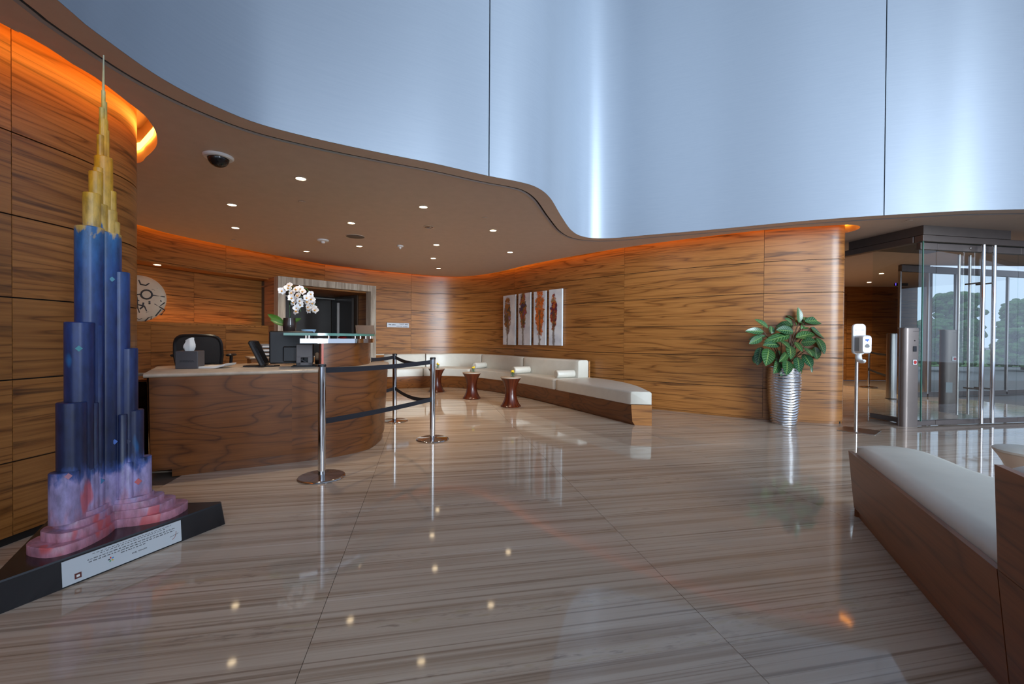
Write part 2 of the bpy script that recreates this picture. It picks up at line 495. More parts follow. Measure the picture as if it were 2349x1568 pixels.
strip('reveal_bead', w3, ZS - .004, offs(ww, LIP + .046), ZS, M['reveal'], ceiling)
w4 = offs(ww, LIP + .046)
outer = [tuple(p) for p in w4] + [(13.5, 4.6), (13.5, 9.3), (8.9, 9.3), (12.2, 12.8), (12.2, 16), (-9, 16), (-9, -5)]
hole_l = [tuple(p) for p in ls] + [(-4.4, 4.6), (-5.2, 4.4), (-5.2, -4.0)]
bb = offs(bs, SLOT + 2 * RN + SLOT)
hole_b = [tuple(p) for p in bs_full] + [tuple(p) for p in reversed(bb[int(len(bb) * .62):])] + [(2.0, 12.5), (-1.4, 14.0), (-7.2, 13.0), (-7.2, 2.6)]
poly_obj('soffit', [outer, hole_l, hole_b], ZS, M['soffit'], ceiling)
lid = [tuple(p) for p in w2] + [(13.5, 4.6), (13.5, 9.3), (8.9, 9.3), (12.2, 12.8), (12.2, 16), (-9, 16), (-9, -5)]
poly_obj('soffit_lid', [lid], 3.12, M['fascia'], ceiling)
poly_obj('roof_slab', [[(-9, -6.5), (16, -6.5), (16, 9.4), (-9, 9.4)]], 10.5, M['ceil'], ceiling)

# ---- cove of each veneer wall: fascia and LED strip inside the slot
for nm, sl, mt, mw in (('trim_1', ls, 'cove_hot', 0), ('trim_2', bs_full, 'cove', 1)):
    tr = struct(nm)
    strip('cove_fascia', sl, ZS, sl, 3.12, M['fascia'], tr)
    rs = resample(sl, max(8, int(clen(sl)[-1] / .22)))
    e = offs(rs, .012)
    strip('led_strip', e, ZS + .105, e, ZS + .175, M[mt], tr)

# ---- veneer walls
def panel(curve, L, s0, s1, z0, z1, parent, mat=None, n_off=0.0, ds=.1):
    pts = sub(curve, L, s0 + .002, s1 - .002, ds)
    mb = MB().sweep(wall_sheet(pts, z0 + .004, z1 - .004, .02, n_off), caps=True, u0=random.random() * 5, v0=0)
    return obj('panel', mb, mat or M['wood'], parent, 40)

wall_left = struct('wall_left')
obj('wall_core', MB().sweep(wall_sheet(lw, 0, 3.12, .18, .017)), M['dark'], wall_left, 40)
sl_cols = [1.0, s_at_px(lw, Ll, 28), None]
s_near = s_at_px(lw, Ll, 28)
s_l = [s_near - 2.6, s_near, s_near + 1.45, Ll[-1] - .02]
for r in range(6):
    for a, b in zip(s_l, s_l[1:]):
        z0 = .045 if r == 0 else ROW * r
        panel(lw, Ll, a, b, z0, ROW * (r + 1) if r < 5 else 3.11, wall_left, ds=.06)
lb = MB().sweep(wall_sheet(lw, 0, .045, .02, .03)); obj('toe_kick', lb, M['wood'], wall_left, 40)

wall_back = struct('wall_back')
S0 = s_at_px(bw_full, Lb, 250) or .1
cols = {c: s_at_px(bw_full, Lb, c) for c in (445, 518, 628, 640, 745, 860, 943, 1180, 1431, 1751)}
S1 = Lb[-1] - .12
SN0, SN1 = .3, cols[640]                # the niche
def spans(lst): return list(zip(lst, lst[1:]))
for r in range(6):
    z0 = .03 if r == 0 else ROW * r; z1 = ROW * (r + 1) if r < 5 else 3.11
    if r == 5: br = [.2, cols[518], cols[745], cols[943], cols[1180], cols[1431], cols[1751], S1]
    elif r in (3, 4): br = [cols[860], cols[943], cols[1180], cols[1431], cols[1751], S1]
    else: br = [.2, s_at_px(bw_full, Lb, 346), cols[518], cols[640], cols[860], cols[943], cols[1180], cols[1431], cols[1751], S1]
    for a, b in spans(br):
        if r < 5 and abs(a - cols[640]) < .01: continue      # the doorway
        panel(bw_full, Lb, a, b, z0, z1, wall_back)
nz0, nz1 = ROW * 3, ROW * 5 - .03
core1 = sub(bw_full, Lb, cols[860], Lb[-1], .1)
obj('wall_core', MB().sweep(wall_sheet(core1, 0, 3.12, .10, .017)), M['dark'], wall_back, 40)
core2 = sub(bw_full, Lb, .1, cols[640], .12); core3 = sub(bw_full, Lb, .1, cols[860], .12)
for cr, z0, z1 in ((core2, 0, nz0 - .02), (core3, nz1 + .02, 3.12)):
    obj('wall_core', MB().sweep(wall_sheet(cr, z0, z1, .10, .017)), M['dark'], wall_back, 40)
obj('toe_kick', MB().sweep(wall_sheet(sub(bw_full, Lb, .2, Lb[-1], .12), 0, .03, .02, .012)), M['wood'], wall_back, 40)
ND = .38
nb = sub(bw_full, Lb, .2, cols[640] - .02, .12); Ln = clen(nb)
nbk = offs(nb, ND); Lk = clen(nbk)
obj('niche_ledge', MB().sweep(wall_sheet(nb, nz0 - .03, nz0, ND + .05)), M['wood'], wall_back, 40)
obj('niche_soffit', MB().sweep(wall_sheet(nb, nz1, nz1 + .03, ND + .05)), M['wood'], wall_back, 40)
sk = s_at_px(nbk, Lk, 445)
for (a, b) in ((.1, sk), (sk, Lk[-1])):
    panel(nbk, Lk, a, b, nz0, ROW * 4, wall_back); panel(nbk, Lk, a, b, ROW * 4, nz1, wall_back)
obj('wall_core', MB().sweep(wall_sheet(nbk, nz0 - .02, nz1 + .02, .05, .022)), M['dark'], wall_back, 40)
es = resample(offs(sub(nb, Ln, .3, s_at_px(nb, Ln, 600), .2), ND - .15), 22)
strip('niche_led', es, nz0 + .006, offs(es, .02), nz0 + .006, plain('niche_led_glow', (.1, .06, .03), .6, noise=0, emit=(1.0, .42, .07), estr=13.0), wall_back)

# ---- the high satin wall above the soffit
wall_front = struct('wall_front')
brk = [.1, s_at_px(ww, Lw, 1119.5), s_at_px(ww, Lw, 2024), Lw[-1] - .1]
brk.insert(1, brk[1] - 5.6)
for a, b in spans(brk):
    pts = sub(ww, Lw, a + .006, b - .006, .07)
    obj('panel', MB().sweep(wall_sheet(pts, ZS + .002, 10.4, .03), caps=True), M['satin'], wall_front, 40)
obj('wall_core', MB().sweep(wall_sheet(ww, ZS + .01, 10.4, .08, .025)), M['dark'], wall_front, 40)

# ---- stone-framed doorway behind the desk
zt = 2.36
pl = P(638, 632.5, zt); pr = P(863, 656, zt)
dx = Vector((pr.x - pl.x, pr.y - pl.y)); wdt = dx.length; dx.normalize(); dn = Vector((dx.y, -dx.x))
if dn.dot(-Vector((pl.x, pl.y))) < 0: dn = -dn
Ang = math.atan2(dx.y, dx.x)
door1 = struct('door_1'); door1.location = (pl.x, pl.y, 0); door1.rotation_euler = (0, 0, Ang)
th, dp = .135, .62      # local frame: x along the doorway, y back into the wall
obj('jamb', MB().box((th / 2, .10, (zt - th) / 2), (th, .20, zt - th)), M['stone'], door1)
obj('jamb', MB().box((wdt - th / 2, .10, (zt - th) / 2), (th, .20, zt - th)), M['stone'], door1)
hb = MB().box((wdt / 2, .10, zt - th / 2), (wdt, .20, th)); obj('lintel', hb, M['stone'], door1)
obj('side_cheek', MB().box((.02, .45, zt / 2), (.04, .5, zt)), M['wood'], door1)
obj('side_cheek', MB().box((wdt - .02, .45, zt / 2), (.04, .5, zt)), M['wood'], door1)
obj('top_cheek', MB().box((wdt / 2, .45, zt - .02), (wdt - .08, .5, .04)), M['wood'], door1)
obj('passage_ceiling', MB().box((wdt / 2, 1.05, zt - th - .01), (wdt, 1.7, .03)), M['wood'], door1)
obj('passage_wall', MB().box((th / 2 - .03, 1.05, zt / 2), (.06, 1.7, zt)), plain('dark_brown_wall', (.06, .038, .026), .5), door1)
obj('passage_wall', MB().box((wdt - .02, 1.35, zt / 2), (.06, 1.2, zt)), plain('dark_brown_wall2', (.06, .038, .026), .5), door1)
obj('rear_panel', MB().box((wdt / 2, 1.9, (zt - .16) / 2), (wdt, .05, zt - .16)), plain('black_brown_lacquer', (.018, .012, .009), .25), door1)
obj('rear_rail', MB().box((wdt / 2, 1.86, zt - .20), (wdt - .1, .03, .025)), M['steel'], door1)
for xx, zz, hh in ((wdt * .80, 1.0, 2.0), (wdt * .985, .62, 1.24)):
    obj('metal_stile', MB().box((xx, .95, zz), (.05, .03, hh)), M['steel'], door1)
obj('door_leaf', MB().box((wdt * .95, 1.35, 1.08), (.05, 1.0, 2.1)), plain('dark_door_leaf', (.03, .023, .02), .2), door1)

# ---- entrance of glass and brown steel, far right
door2 = struct('door_2')
cx = P(2112, 979, 0); rx = P(2349, 970, 0)
ex = (rx - cx).normalized(); ex = Vector((ex.x, ex.y)); ey = Vector((-ex.y, ex.x))
door2.location = (cx.x, cx.y, 0); door2.rotation_euler = (0, 0, math.atan2(ex.y, ex.x))
zh = [HZ(2112, y, cx.y) for y in (519, 537, 553, 570, 965)]
LX = 3.6
obj('bulkhead', MB().box((.78, .55, (zh[1] + ZS) / 2), (1.56, 1.1, ZS - zh[1])), plain('dark_brown_steel', (.13, .105, .095), .5, .4), door2)
obj('header', MB().bbox((LX / 2, .06, (zh[1] + zh[2]) / 2), (LX, .12, zh[1] - zh[2] - .004)), M['bronze'], door2)
obj('side_header', MB().bbox((.05, 1.06, (zh[1] + zh[2]) / 2), (.10, 1.86, zh[1] - zh[2] - .004)), M['bronze'], door2)
zr0, zr1 = zh[3], zh[2] - .008
def px_local(px):                       # local x along the front where the photo column px meets it
    lo, hi = 0.0, LX
    for _ in range(40):
        m = (lo + hi) / 2; p = cx + Vector((ex.x, ex.y, 0)) * m
        if proj((p.x, p.y, 1.2))[0] < px: lo = m
        else: hi = m
    return lo
x1, x2, x3 = px_local(2155), px_local(2255), px_local(2345)
bays = [(0.0, x1 - .004), (x1 + .004, x2 - .004), (x2 + .004, x3 - .004), (x3 + .004, LX)]
for k, (a, b) in enumerate(bays):
    lf = obj('door_leaf' if k in (1, 2) else 'side_light', MB().box(((a + b) / 2, .06, (zr0 + .08) / 2), (b - a, .014, zr0 - .08)), M['glass'], door2)
    obj('top_rail', MB().bbox(((a + b) / 2, .06, (zr0 + zr1) / 2), (b - a, .06, zr1 - zr0), .004), M['bronze'], lf)
    obj('bottom_rail', MB().bbox(((a + b) / 2, .06, .045), (b - a, .06, .07), .004), M['bronze'], lf)
    if k in (1, 2):
        hx = px_local(2243 if k == 1 else 2268)
        obj('pull_handle', MB().tube([(hx, -.05, .03), (hx, -.05, 2.56)], .024, 14), M['chrome'], lf)
        for z in (HZ(2217, 648, 6.2), HZ(2217, 892, 6.2)):
            obj('handle_bracket', MB().tube([(hx, -.04, z), (hx, .16, z)], .011, 8), M['steel'], lf)
        hx2 = hx + .02
        obj('pull_handle', MB().tube([(hx - .10, .17, .12), (hx - .10, .17, 2.46)], .016, 12), M['steel'], lf)
        obj('bolt', MB().sphere((hx - .12 if k == 1 else hx + .13, .026, (zr0 + zr1) / 2), .012, 8, 6), M['chrome'], lf)
for k, (a, b) in enumerate(((.02, .70), (1.85, 2.6))):
    sp = obj('side_pane', MB().box((0.0 + .007, (a + b) / 2, (zh[2] + .08) / 2), (.014, b - a, zh[2] - .08)), M['glass'], door2)
    obj('bottom_rail', MB().bbox((.007, (a + b) / 2, .045), (.06, b - a, .07), .004), M['bronze'], sp)
obj('edge_stop', MB().box((-.004, .0, (zh[2] + .08) / 2), (.010, .016, zh[2] - .08)), M['greenglass'], door2)
# inner row of doors behind it
door3 = struct('door_3')
i0 = D(2062, 800, 9.2); i1 = D(2420, 800, 10.2)
iv = Vector((i1.x - i0.x, i1.y - i0.y)); iL = iv.length; iv.normalize()
door3.location = (i0.x, i0.y, 0); door3.rotation_euler = (0, 0, math.atan2(iv.y, iv.x))
nb_ = 6
for k in range(nb_):
    a, b = iL * k / nb_ + .02, iL * (k + 1) / nb_ - .02
    pn = obj('door_pane', MB().box(((a + b) / 2, 0, 1.36), (b - a, .014, 2.56)), M['glass'], door3)
    obj('stile', MB().bbox((a - .02, 0, 1.36), (.036, .05, 2.6), .004), M['steel'], pn)
    obj('bottom_rail', MB().bbox(((a + b) / 2, 0, .05), (b - a, .05, .1), .004), M['bronze'], pn)
obj('header', MB().bbox((iL / 2, 0, 2.72), (iL, .08, .14)), M['bronze'], door3)
# wood wall, dark partition and floor of the hall beyond
wall_right = struct('wall_right')
for r in range(6):
    for a, b in ((4.8, 7.4), (7.4, 10.0), (10.0, 12.1)):
        obj('panel', MB().box(((a + b) / 2, 13.05, ROW * (r + .5)), (b - a - .008, .03, ROW - .008)), M['wood'], wall_right)
obj('wall_core', MB().box((8.45, 13.12, 1.42), (7.4, .08, 2.84)), M['dark'], wall_right)
obj('side_wall', MB().box((4.86, 10.8, 1.4), (.1, 4.4, 2.8)), M['wood'], wall_right)
obj('upper_wall', MB().box((12.6, 9.42, 6.7), (7.4, .2, 7.6)), M['ceil'], wall_right)
obj('partition', MB().box((10.55, 11.1, 1.4), (.1, 4.6, 2.8), -.745), plain('partition_brown', (.10, .065, .05), .5), wall_right)
# ================================================================ RECEPTION DESK
desk = thing('reception_desk', 'long curved walnut reception desk with pale stone top and raised glass shelf', 'desk', (-2.5, 4.6, 0))
CT = .89
f_px = [(348, 1096.6), (430, 1088), (512, 1078), (585, 1070), (652, 1062), (745, 1051), (800, 1041), (845, 1029)]
front = [P(x, y) for x, y in f_px] + [P(866, 1014), Vector((-1.555, 5.20, 0)), Vector((-1.66, 5.50, 0)), Vector((-1.88, 5.68, 0))]
front = cat(front, .06)                      # the foot of the desk, from its left end round the nose
front = offs(front, -.03)
nF = 44
front = resample(front, nF)
back_c = resample(cat([(-3.62, 4.50), (-3.25, 4.88), (-2.75, 5.20), (-2.3, 5.42), (-1.98, 5.62), (-1.9, 5.67)], .06), nF)
def band(c, bk, z0, z1, o0, o1, inset=0.0):  # closed body between the front curve (offset outward o0 below, o1 above) and the back curve
    a, b = offs(c, -o0), offs(c, -o1)
    return [[(p.x, p.y, z0), (q.x, q.y, z1), (r.x, r.y, z1), (r.x, r.y, z0)] for p, q, r in zip(a, b, bk)]
def pan(c, i0, i1, z0, z1, o0, o1, t=.022):
    a, b = offs(c, -o0), offs(c, -o1); ia, ib = offs(c, -o0 + t), offs(c, -o1 + t)
    return [[(a[i].x, a[i].y, z0), (b[i].x, b[i].y, z1), (ib[i].x, ib[i].y, z1), (ia[i].x, ia[i].y, z0)] for i in range(i0, i1 + 1)]
Lf = clen(front)
ks = min(range(nF), key=lambda i: abs(proj((front[i].x, front[i].y, .5))[0] - 668))
obj('desk_panel', MB().sweep(pan(front, 0, ks, .085, CT - .035, .0, .04)), M['wood_desk'], desk, 40, True)
mirror_panel = MB().sweep(pan(front, ks, nF - 1, .085, CT - .035, .0, .04))
for uvp in range(len(mirror_panel.uv)):
    if mirror_panel.uv[uvp]: mirror_panel.uv[uvp] = [(Lf[ks] - u, v) for u, v in mirror_panel.uv[uvp]]
obj('desk_panel', mirror_panel, M['wood_desk'], desk, 40, True)
obj('carcass', MB().sweep(band(front, back_c, .06, CT - .04, -.03, -.02)), M['wood_desk'], desk, 40, True)
obj('toe_kick', MB().sweep(pan(front, 2, nF - 3, 0, .085, -.022, -.022, .03)), M['wood_desk'], desk, 40, True)
e0, e1 = front[0], back_c[0]; dv = (e1 - e0).normalized()
nv = Vector((-dv.y, dv.x))
ep = [[(e0.x - .035 * dv.x, e0.y - .035 * dv.y, .085), (e0.x - .05 * dv.x + .02 * nv.x, e0.y - .05 * dv.y + .02 * nv.y, CT - .035)],
      [(e1.x, e1.y, .085), (e1.x + .02 * nv.x, e1.y + .02 * nv.y, CT - .035)]]
obj('end_panel', MB().sweep(ep, closed=False, caps=False), M['wood_desk'], desk, 40, True)
ct_o = offs(front, -.055)
def rounded_slab(fr, bk, z0, z1, r=.012):
    out = []
    for p, q in zip(fr, bk):
        d = (q - p).normalized()
        out.append([(p.x + d.x * r, p.y + d.y * r, z0), (p.x, p.y, z0 + r), (p.x, p.y, z1 - r), (p.x + d.x * r, p.y + d.y * r, z1), (q.x, q.y, z1), (q.x, q.y, z0)])
    return out
ctf = list(ct_o); ctf[0] = ctf[0] - dv * .02 + nv * .03
cbk = [p.copy() for p in back_c]; cbk[0] = cbk[0] + nv * .03
obj('countertop', MB().sweep(rounded_slab(ctf, cbk, CT - .035, CT)), M['counter'], desk, 50, True, label='pale beige stone countertop')
# raised block towards the round end
kb = min(range(nF), key=lambda i: abs(proj((front[i].x, front[i].y, CT))[0] - 738))
bl = offs(front, .17)
bseg = bl[kb:nF - 5]; L_ = clen(bseg); bseg = resample(cat(bseg, .05), 26)
obj('raised_block', MB().sweep(wall_sheet(bseg, CT, 1.137, .06)), M['wood_desk'], desk, 40, True)
obj('block_edge', MB().box((bseg[0].x - .012, bseg[0].y + .04, (CT + 1.137) / 2), (.02, .10, 1.137 - CT), math.atan2(tang(bseg, 0).y, tang(bseg, 0).x)), plain('red_acrylic', (.55, .06, .012), .3), desk, None, True, label='glowing red orange edge strip')
km = min(range(nF), key=lambda i: abs(proj((bl[i].x, bl[i].y, 1.16))[0] - 692))
ms = resample(cat(offs(bl, -.05)[km:nF - 4], .05), 30)
mbk = offs(ms, .34)
obj('metal_shelf', MB().sweep([[(p.x, p.y, 1.138), (p.x, p.y, 1.184), (q.x, q.y, 1.184), (q.x, q.y, 1.138)] for p, q in zip(ms, mbk)]), M['chrome'], desk, 40, True, label='polished steel shelf band')
kg = min(range(nF), key=lambda i: abs(proj((bl[i].x, bl[i].y, 1.23))[0] - 646))
gs = resample(cat(offs(bl, -.07)[kg:nF - 3], .05), 30)
gbk = offs(gs, .46)
obj('glass_shelf', MB().sweep([[(p.x, p.y, 1.214), (p.x, p.y, 1.238), (q.x, q.y, 1.238), (q.x, q.y, 1.214)] for p, q in zip(gs, gbk)]), M['greenglass'], desk, 40, True, label='thick green glass shelf')
Lm = clen(ms)
for px, o in ((702, .05), (709, .03), (760, .25), (832, .05), (843, .03), (849, .22), (856, .04), (866, .05)):
    s_ = s_at_px(ms, Lm, px)
    if s_ is None: continue
    c_ = at_s(offs(ms, o), clen(offs(ms, o)), s_)
    obj('standoff', MB().tube([(c_.x, c_.y, 1.184), (c_.x, c_.y, 1.214)], .011, 10), M['chrome'], desk, 40, True)

# things on the desk ------------------------------------------------------------
tb = P(426, 846, CT)
tbx = thing('tissue_box', 'dark grey cube tissue box with a white tissue on the desk top', 'tissue box', (tb.x - .02, tb.y + .085, CT), math.radians(14))
obj('box', MB().bbox((0, 0, .085), (.185, .155, .17), .004), M['grey'], tbx)
for k, (w_, z_) in enumerate(((.11, .078), (.12, .068))):
    for q in range(9):
        obj('printed_line', MB().box((-.05 + q * .0125 * (w_ / .11), -.0782, z_), (.009, .001, .006)), plain('embossed_ink', (.03, .03, .035), .4, noise=0) if q == 0 and k == 0 else bpy.data.materials['embossed_ink'], tbx)
tmb = MB(); secs = []
for j in range(7):
    t = j / 6; z = .165 + .115 * t; ring = []
    for k in range(18):
        a = 2 * PI * k / 18
        r = (.030 + .014 * math.sin(PI * min(t * 1.3, 1))) * (1 + .16 * math.sin(5 * a + t * 2) + .07 * math.sin(9 * a))
        ring.append((r * math.cos(a) * 1.1 - .01 + .006 * t, r * math.sin(a) * .7, z - .018 * t * math.cos(a - 2.6)))
    secs.append(ring)
obj('tissue', tmb.sweep(secs), M['paper'], tbx, 60, label='crumpled white tissue')
pp = P(481, 845, CT)
ps = thing('paper_stack', 'small stack of white papers beside the tissue box', 'papers', (pp.x, pp.y + .10, CT), math.radians(8))
for k in range(5):
    secs = [[(x, -.11, .0035 * k + .003 + .045 * max(0, (x - .0) / .16) ** 2), (x, -.11, .0035 * k + .006 + .045 * max(0, (x - .0) / .16) ** 2), (x, .11, .0035 * k + .006 + .045 * max(0, (x - .0) / .16) ** 2), (x, .11, .0035 * k + .003 + .045 * max(0, (x - .0) / .16) ** 2)] for x in [-.12 + .03 * i + .006 * (k % 3) for i in range(9)]]
    obj('sheet', MB().sweep(secs), M['paper'], ps, None)

def base_plate(c, w, d, rz): return MB().bbox(c, (w, d, .014), .004, rz)
# tilted screen seen edge-on
ts = P(594, 841, CT)
td = thing('touch_display', 'slim black display seen edge-on, leaning back on a flat foot', 'display', (ts.x, ts.y + .05, CT), math.radians(8))
obj('foot', MB().bbox((0, 0, .008), (.30, .16, .014), .004), M['black'], td)
R_ = Matrix.Rotation(math.radians(103), 3, 'Z') @ Matrix.Rotation(math.radians(-24), 3, 'X')
obj('screen', MB().bbox(R_ @ Vector((0, 0, .135)) + Vector((.03, .0, .015)), (.32, .045, .285), .014, rot=R_), M['black'], td)
obj('bezel', MB().bbox(R_ @ Vector((0, -.026, .135)) + Vector((.03, .0, .015)), (.28, .006, .25), .002, rot=R_), M['blackgloss'], td)
# monitor seen from the back, with its grey stand in front
mo = P(690, 842, CT)
mt = thing('computer_monitor', 'black computer monitor seen from behind with grey stand at the glass shelf', 'monitor', (mo.x, mo.y + .08, CT), math.radians(20))
obj('foot', MB().bbox((0, 0, .008), (.23, .17, .014), .004), M['black'], mt)
nk = MB()
nk.bbox((0, 0, .165), (.155, .03, .14), .005); nk.bbox((-.055, 0, .06), (.045, .03, .10), .004); nk.bbox((.055, 0, .06), (.045, .03, .10), .004); nk.bbox((0, 0, .03), (.155, .03, .035), .004)
obj('stand', nk, plain('grey_brown_plastic', (.11, .095, .095), .4), mt, label='flat grey stand with a square cable hole')
obj('screen', MB().bbox((-.13, .10, .20), (.42, .035, .34), .012), M['black'], mt)
obj('rear_cover', MB().bbox((-.11, .072, .13), (.20, .03, .16), .01), M['black'], mt)
obj('cable', MB().tube([(-.06, .04, .05), (-.03, .0, .075), (.02, .03, .04), (.10, .08, .012)], .006, 8), M['grey'], mt)
kp = P(722, 836, CT)
ph = thing('desk_phone', 'small black desk phone behind the grey monitor stand', 'phone', (kp.x + .02, kp.y + .16, CT), math.radians(25))
Rp = Matrix.Rotation(math.radians(25), 3, 'X')
obj('body', MB().bbox((0, 0, .05), (.17, .14, .05), .008, rot=Rp), M['black'], ph)
obj('handset', MB().bbox((-.06, -.01, .085), (.045, .18, .03), .012, rot=Rp), M['grey'], ph)

# orchid on the glass shelf
og = P(668, 765, 1.238); odp = 4.75
oc = D(664, 762, odp)
orc = thing('orchid', 'white orchid with two arching flower sprays in a dark vase', 'flowers', (oc.x, oc.y, 1.238))
obj('vase', MB().lathe([(.045, 0), (.062, .02), (.068, .10), (.060, .165), (.050, .165), (.056, .10), (.04, .02)], n=24), M['bark'], orc, 60)
def leaf_blade(base, tip, w, nrm, droop=.12, nl=7, nw=4, fold=.25):
    base, tip, nrm = Vector(base), Vector(tip), Vector(nrm).normalized()
    ax = tip - base; Ln_ = ax.length; ax.normalize(); side = ax.cross(nrm).normalized(); nrm = side.cross(ax).normalized()
    mb = MB(); vs = []; uvs = []
    for i in range(nl + 1):
        t = i / nl
        hw = w / 2 * (math.sin(PI * min(.02 + t ** .85 * .98, 1)) ** .72)
        for k in range(nw + 1):
            x = -1 + 2 * k / nw
            p = base + ax * (Ln_ * t) + side * (hw * x) + nrm * (fold * hw * abs(x) - droop * Ln_ * (t - .35) ** 2)
            vs.append(p); uvs.append((t, k / nw))
    fs = []; fu_ = []
    for i in range(nl):
        for k in range(nw):
            q = (i * (nw + 1) + k, i * (nw + 1) + k + 1, (i + 1) * (nw + 1) + k + 1, (i + 1) * (nw + 1) + k)
            fs.append(q); fu_.append([uvs[z] for z in q])
    return mb.add(vs, fs, fu_)
for (x0, y0, x1, y1, w_, dd) in ((652, 744, 613, 717, .075, .0), (650, 746, 620, 731, .06, -.05), (672, 740, 690, 728, .06, .06)):
    a, b = D(x0, y0, odp), D(x1, y1, odp + dd)
    obj('leaf', leaf_blade(a - oc.xyz * 0, b, w_, (.1, -.75, .65), .3), M['green'], orc, 60, True)
sp1 = [D(*q, odp) for q in ((664, 745), (668, 700), (662, 668), (668, 657), (684, 660), (690, 680), (686, 700), (690, 714))]
sp2 = [D(*q, odp + .03) for q in ((666, 745), (664, 700), (668, 664), (686, 658), (704, 662), (718, 684), (726, 712))]
obj('stem', MB().tube(sp1, .004, 6), M['green'], orc, 40, True); obj('stem', MB().tube(sp2, .004, 6), M['green'], orc, 40, True)
flow = [(646, 667), (660, 661), (664, 655), (680, 664), (670, 672), (695, 669), (688, 662), (669, 684), (674, 694), (684, 678), (688, 690), (679, 706), (688, 699), (681, 714),
        (703, 683), (706, 692), (712, 674), (715, 686), (718, 696), (708, 704), (720, 707), (710, 711), (724, 711)]
pet = MB(); 
for k in range(5):
    a = PI / 2 + 2 * PI * k / 5; rr = .030 if k in (1, 4) else .027; ww_ = .034 if k in (1, 4) else .021
    pet = leaf_blade((.003 * math.cos(a), -.002, .003 * math.sin(a)), (rr * math.cos(a), -.006, rr * math.sin(a)), ww_, (0, -1, 0), .4, 4, 2, .15) if k == 0 else pet.add(*(lambda m_: (m_.v, m_.f, m_.uv))(leaf_blade((.003 * math.cos(a), -.002, .003 * math.sin(a)), (rr * math.cos(a), -.006, rr * math.sin(a)), ww_, (0, -1, 0), .4, 4, 2, .15)))
pet_me = mesh_of('flower', pet, M['petal'], 60)
cen_me = mesh_of('flower_centre', MB().sphere((0, -.008, -.003), .0065, 8, 6), M['lipcol'], 60)
rf = random.Random(5)
for x, y in flow:
    o = bpy.data.objects.new('flower', pet_me); COL.objects.link(o); o.parent = orc
    o.location = D(x, y, odp - .03 + rf.uniform(-.03, .03)) - wloc(orc)
    o.rotation_euler = (rf.uniform(-.4, .1), rf.uniform(-.5, .5), rf.uniform(-.5, .8)); s_ = rf.uniform(1.3, 1.6); o.scale = (s_, s_, s_)
    c_ = bpy.data.objects.new('flower_centre', cen_me); COL.objects.link(c_); c_.parent = o

bo = P(708, 761, 1.238); bo = D(708, 761, 4.72)
bw_ = thing('glass_bowl', 'pale blue glass bowl on the green glass shelf', 'bowl', (bo.x, bo.y, 1.238))
obj('bowl', MB().lathe([(.03, 0), (.055, .004), (.066, .02), (.076, .042), (.071, .042), (.06, .02), (.02, .008)], n=28), M['bluebowl'], bw_, 60)
mp = D(840, 764, 5.12)
mn = thing('menu_stand', 'tilted brown leather menu holder at the right end of the glass shelf', 'menu holder', (mp.x, mp.y, 1.238), math.radians(28))
Rm = Matrix.Rotation(math.radians(-38), 3, 'X')
obj('cover', MB().bbox(Rm @ Vector((0, 0, .065)), (.20, .012, .13), .003, rot=Rm), plain('brown_leatherette', (.075, .043, .034), .5), mn)
obj('metal_edge', MB().bbox(Rm @ Vector((-.105, 0, .065)), (.010, .016, .13), .003, rot=Rm), M['steel'], mn)
obj('back_rest', MB().bbox((0, .095, .04), (.16, .01, .08), .003), M['black'], mn)
rp = D(786, 772, 4.85)
rdp = thing('red_pouch', 'small red pouch lying on the steel shelf under the glass', 'pouch', (rp.x, rp.y, 1.184))
obj('pouch', MB().sphere((0, 0, .013), .05, 14, 8, (1.0, .7, .26)), M['red'], rdp, 60)

# office chairs behind the desk
def office_chair(name, label, loc, rz, top):
    ch = thing(name, label, 'chair', loc, rz)
    bz = top - .50
    outer_, inner_ = [], []
    fr = []
    for k in range(28):
        a = 2 * PI * k / 28
        ca, sa = math.cos(a), math.sin(a)
        sx = math.copysign(abs(ca) ** .45, ca); sz = math.copysign(abs(sa) ** .45, sa)
        wdt_ = .245 * (1 - .13 * (1 if sz < 0 else 0) * abs(sz))
        fr.append((sx * wdt_, .05 + .05 * (1 - abs(sx)) ** 1.0 + .03 * sz, bz + .25 + sz * .25))
    pts = [Vector(p) for p in fr]
    secs = []
    c0 = Vector((0, .08, bz + .25))
    for p in pts:
        dr = (p - c0).normalized()
        secs.append([p + dr * .0 + Vector((0, -.016, 0)), p + dr * .016, p + Vector((0, .016, 0)), p - dr * .024])
    obj('back_frame', MB().sweep(secs, loop=True, caps=False), M['black'], ch, 60)
    vs = [c0] + [p - (p - c0).normalized() * .01 for p in pts]
    obj('back_mesh', MB().add(vs, [(0, 1 + k, 1 + (k + 1) % 28) for k in range(28)]), plain('black_mesh_fabric', (.022, .017, .015), .7), ch, 60)
    obj('lumbar', MB().bbox((0, .075, bz + .10), (.36, .03, .12), .012), M['black'], ch)
    sz_ = bz - .02
    obj('seat', MB().bbox((0, -.20, sz_), (.48, .46, .08), .03), M['black'], ch)
    for sx in (-1, 1):
        am = MB(); am.bbox((sx * .29, -.17, bz + .25), (.075, .24, .03), .012); am.tube([(sx * .29, -.17, bz + .24), (sx * .285, -.17, bz + .10), (sx * .22, -.17, sz_)], [.020, .018, .02], 8)
        obj('armrest', am, M['black'], ch, 50)
    obj('gas_column', MB().tube([(0, -.20, .09), (0, -.20, sz_ - .03)], .028, 12), M['black'], ch)
    for k in range(5):
        a = 2 * PI * k / 5 + .3; e = Vector((.30 * math.cos(a), -.2 + .30 * math.sin(a), 0))
        lg = obj('foot', MB().tube([(0, -.2, .10), (e.x, e.y, .07)], [.026, .018], 8), M['black'], ch)
        obj('castor', MB().tube([(e.x - .014, e.y, .03), (e.x + .014, e.y, .03)], .03, 12), M['black'], lg)
    return ch
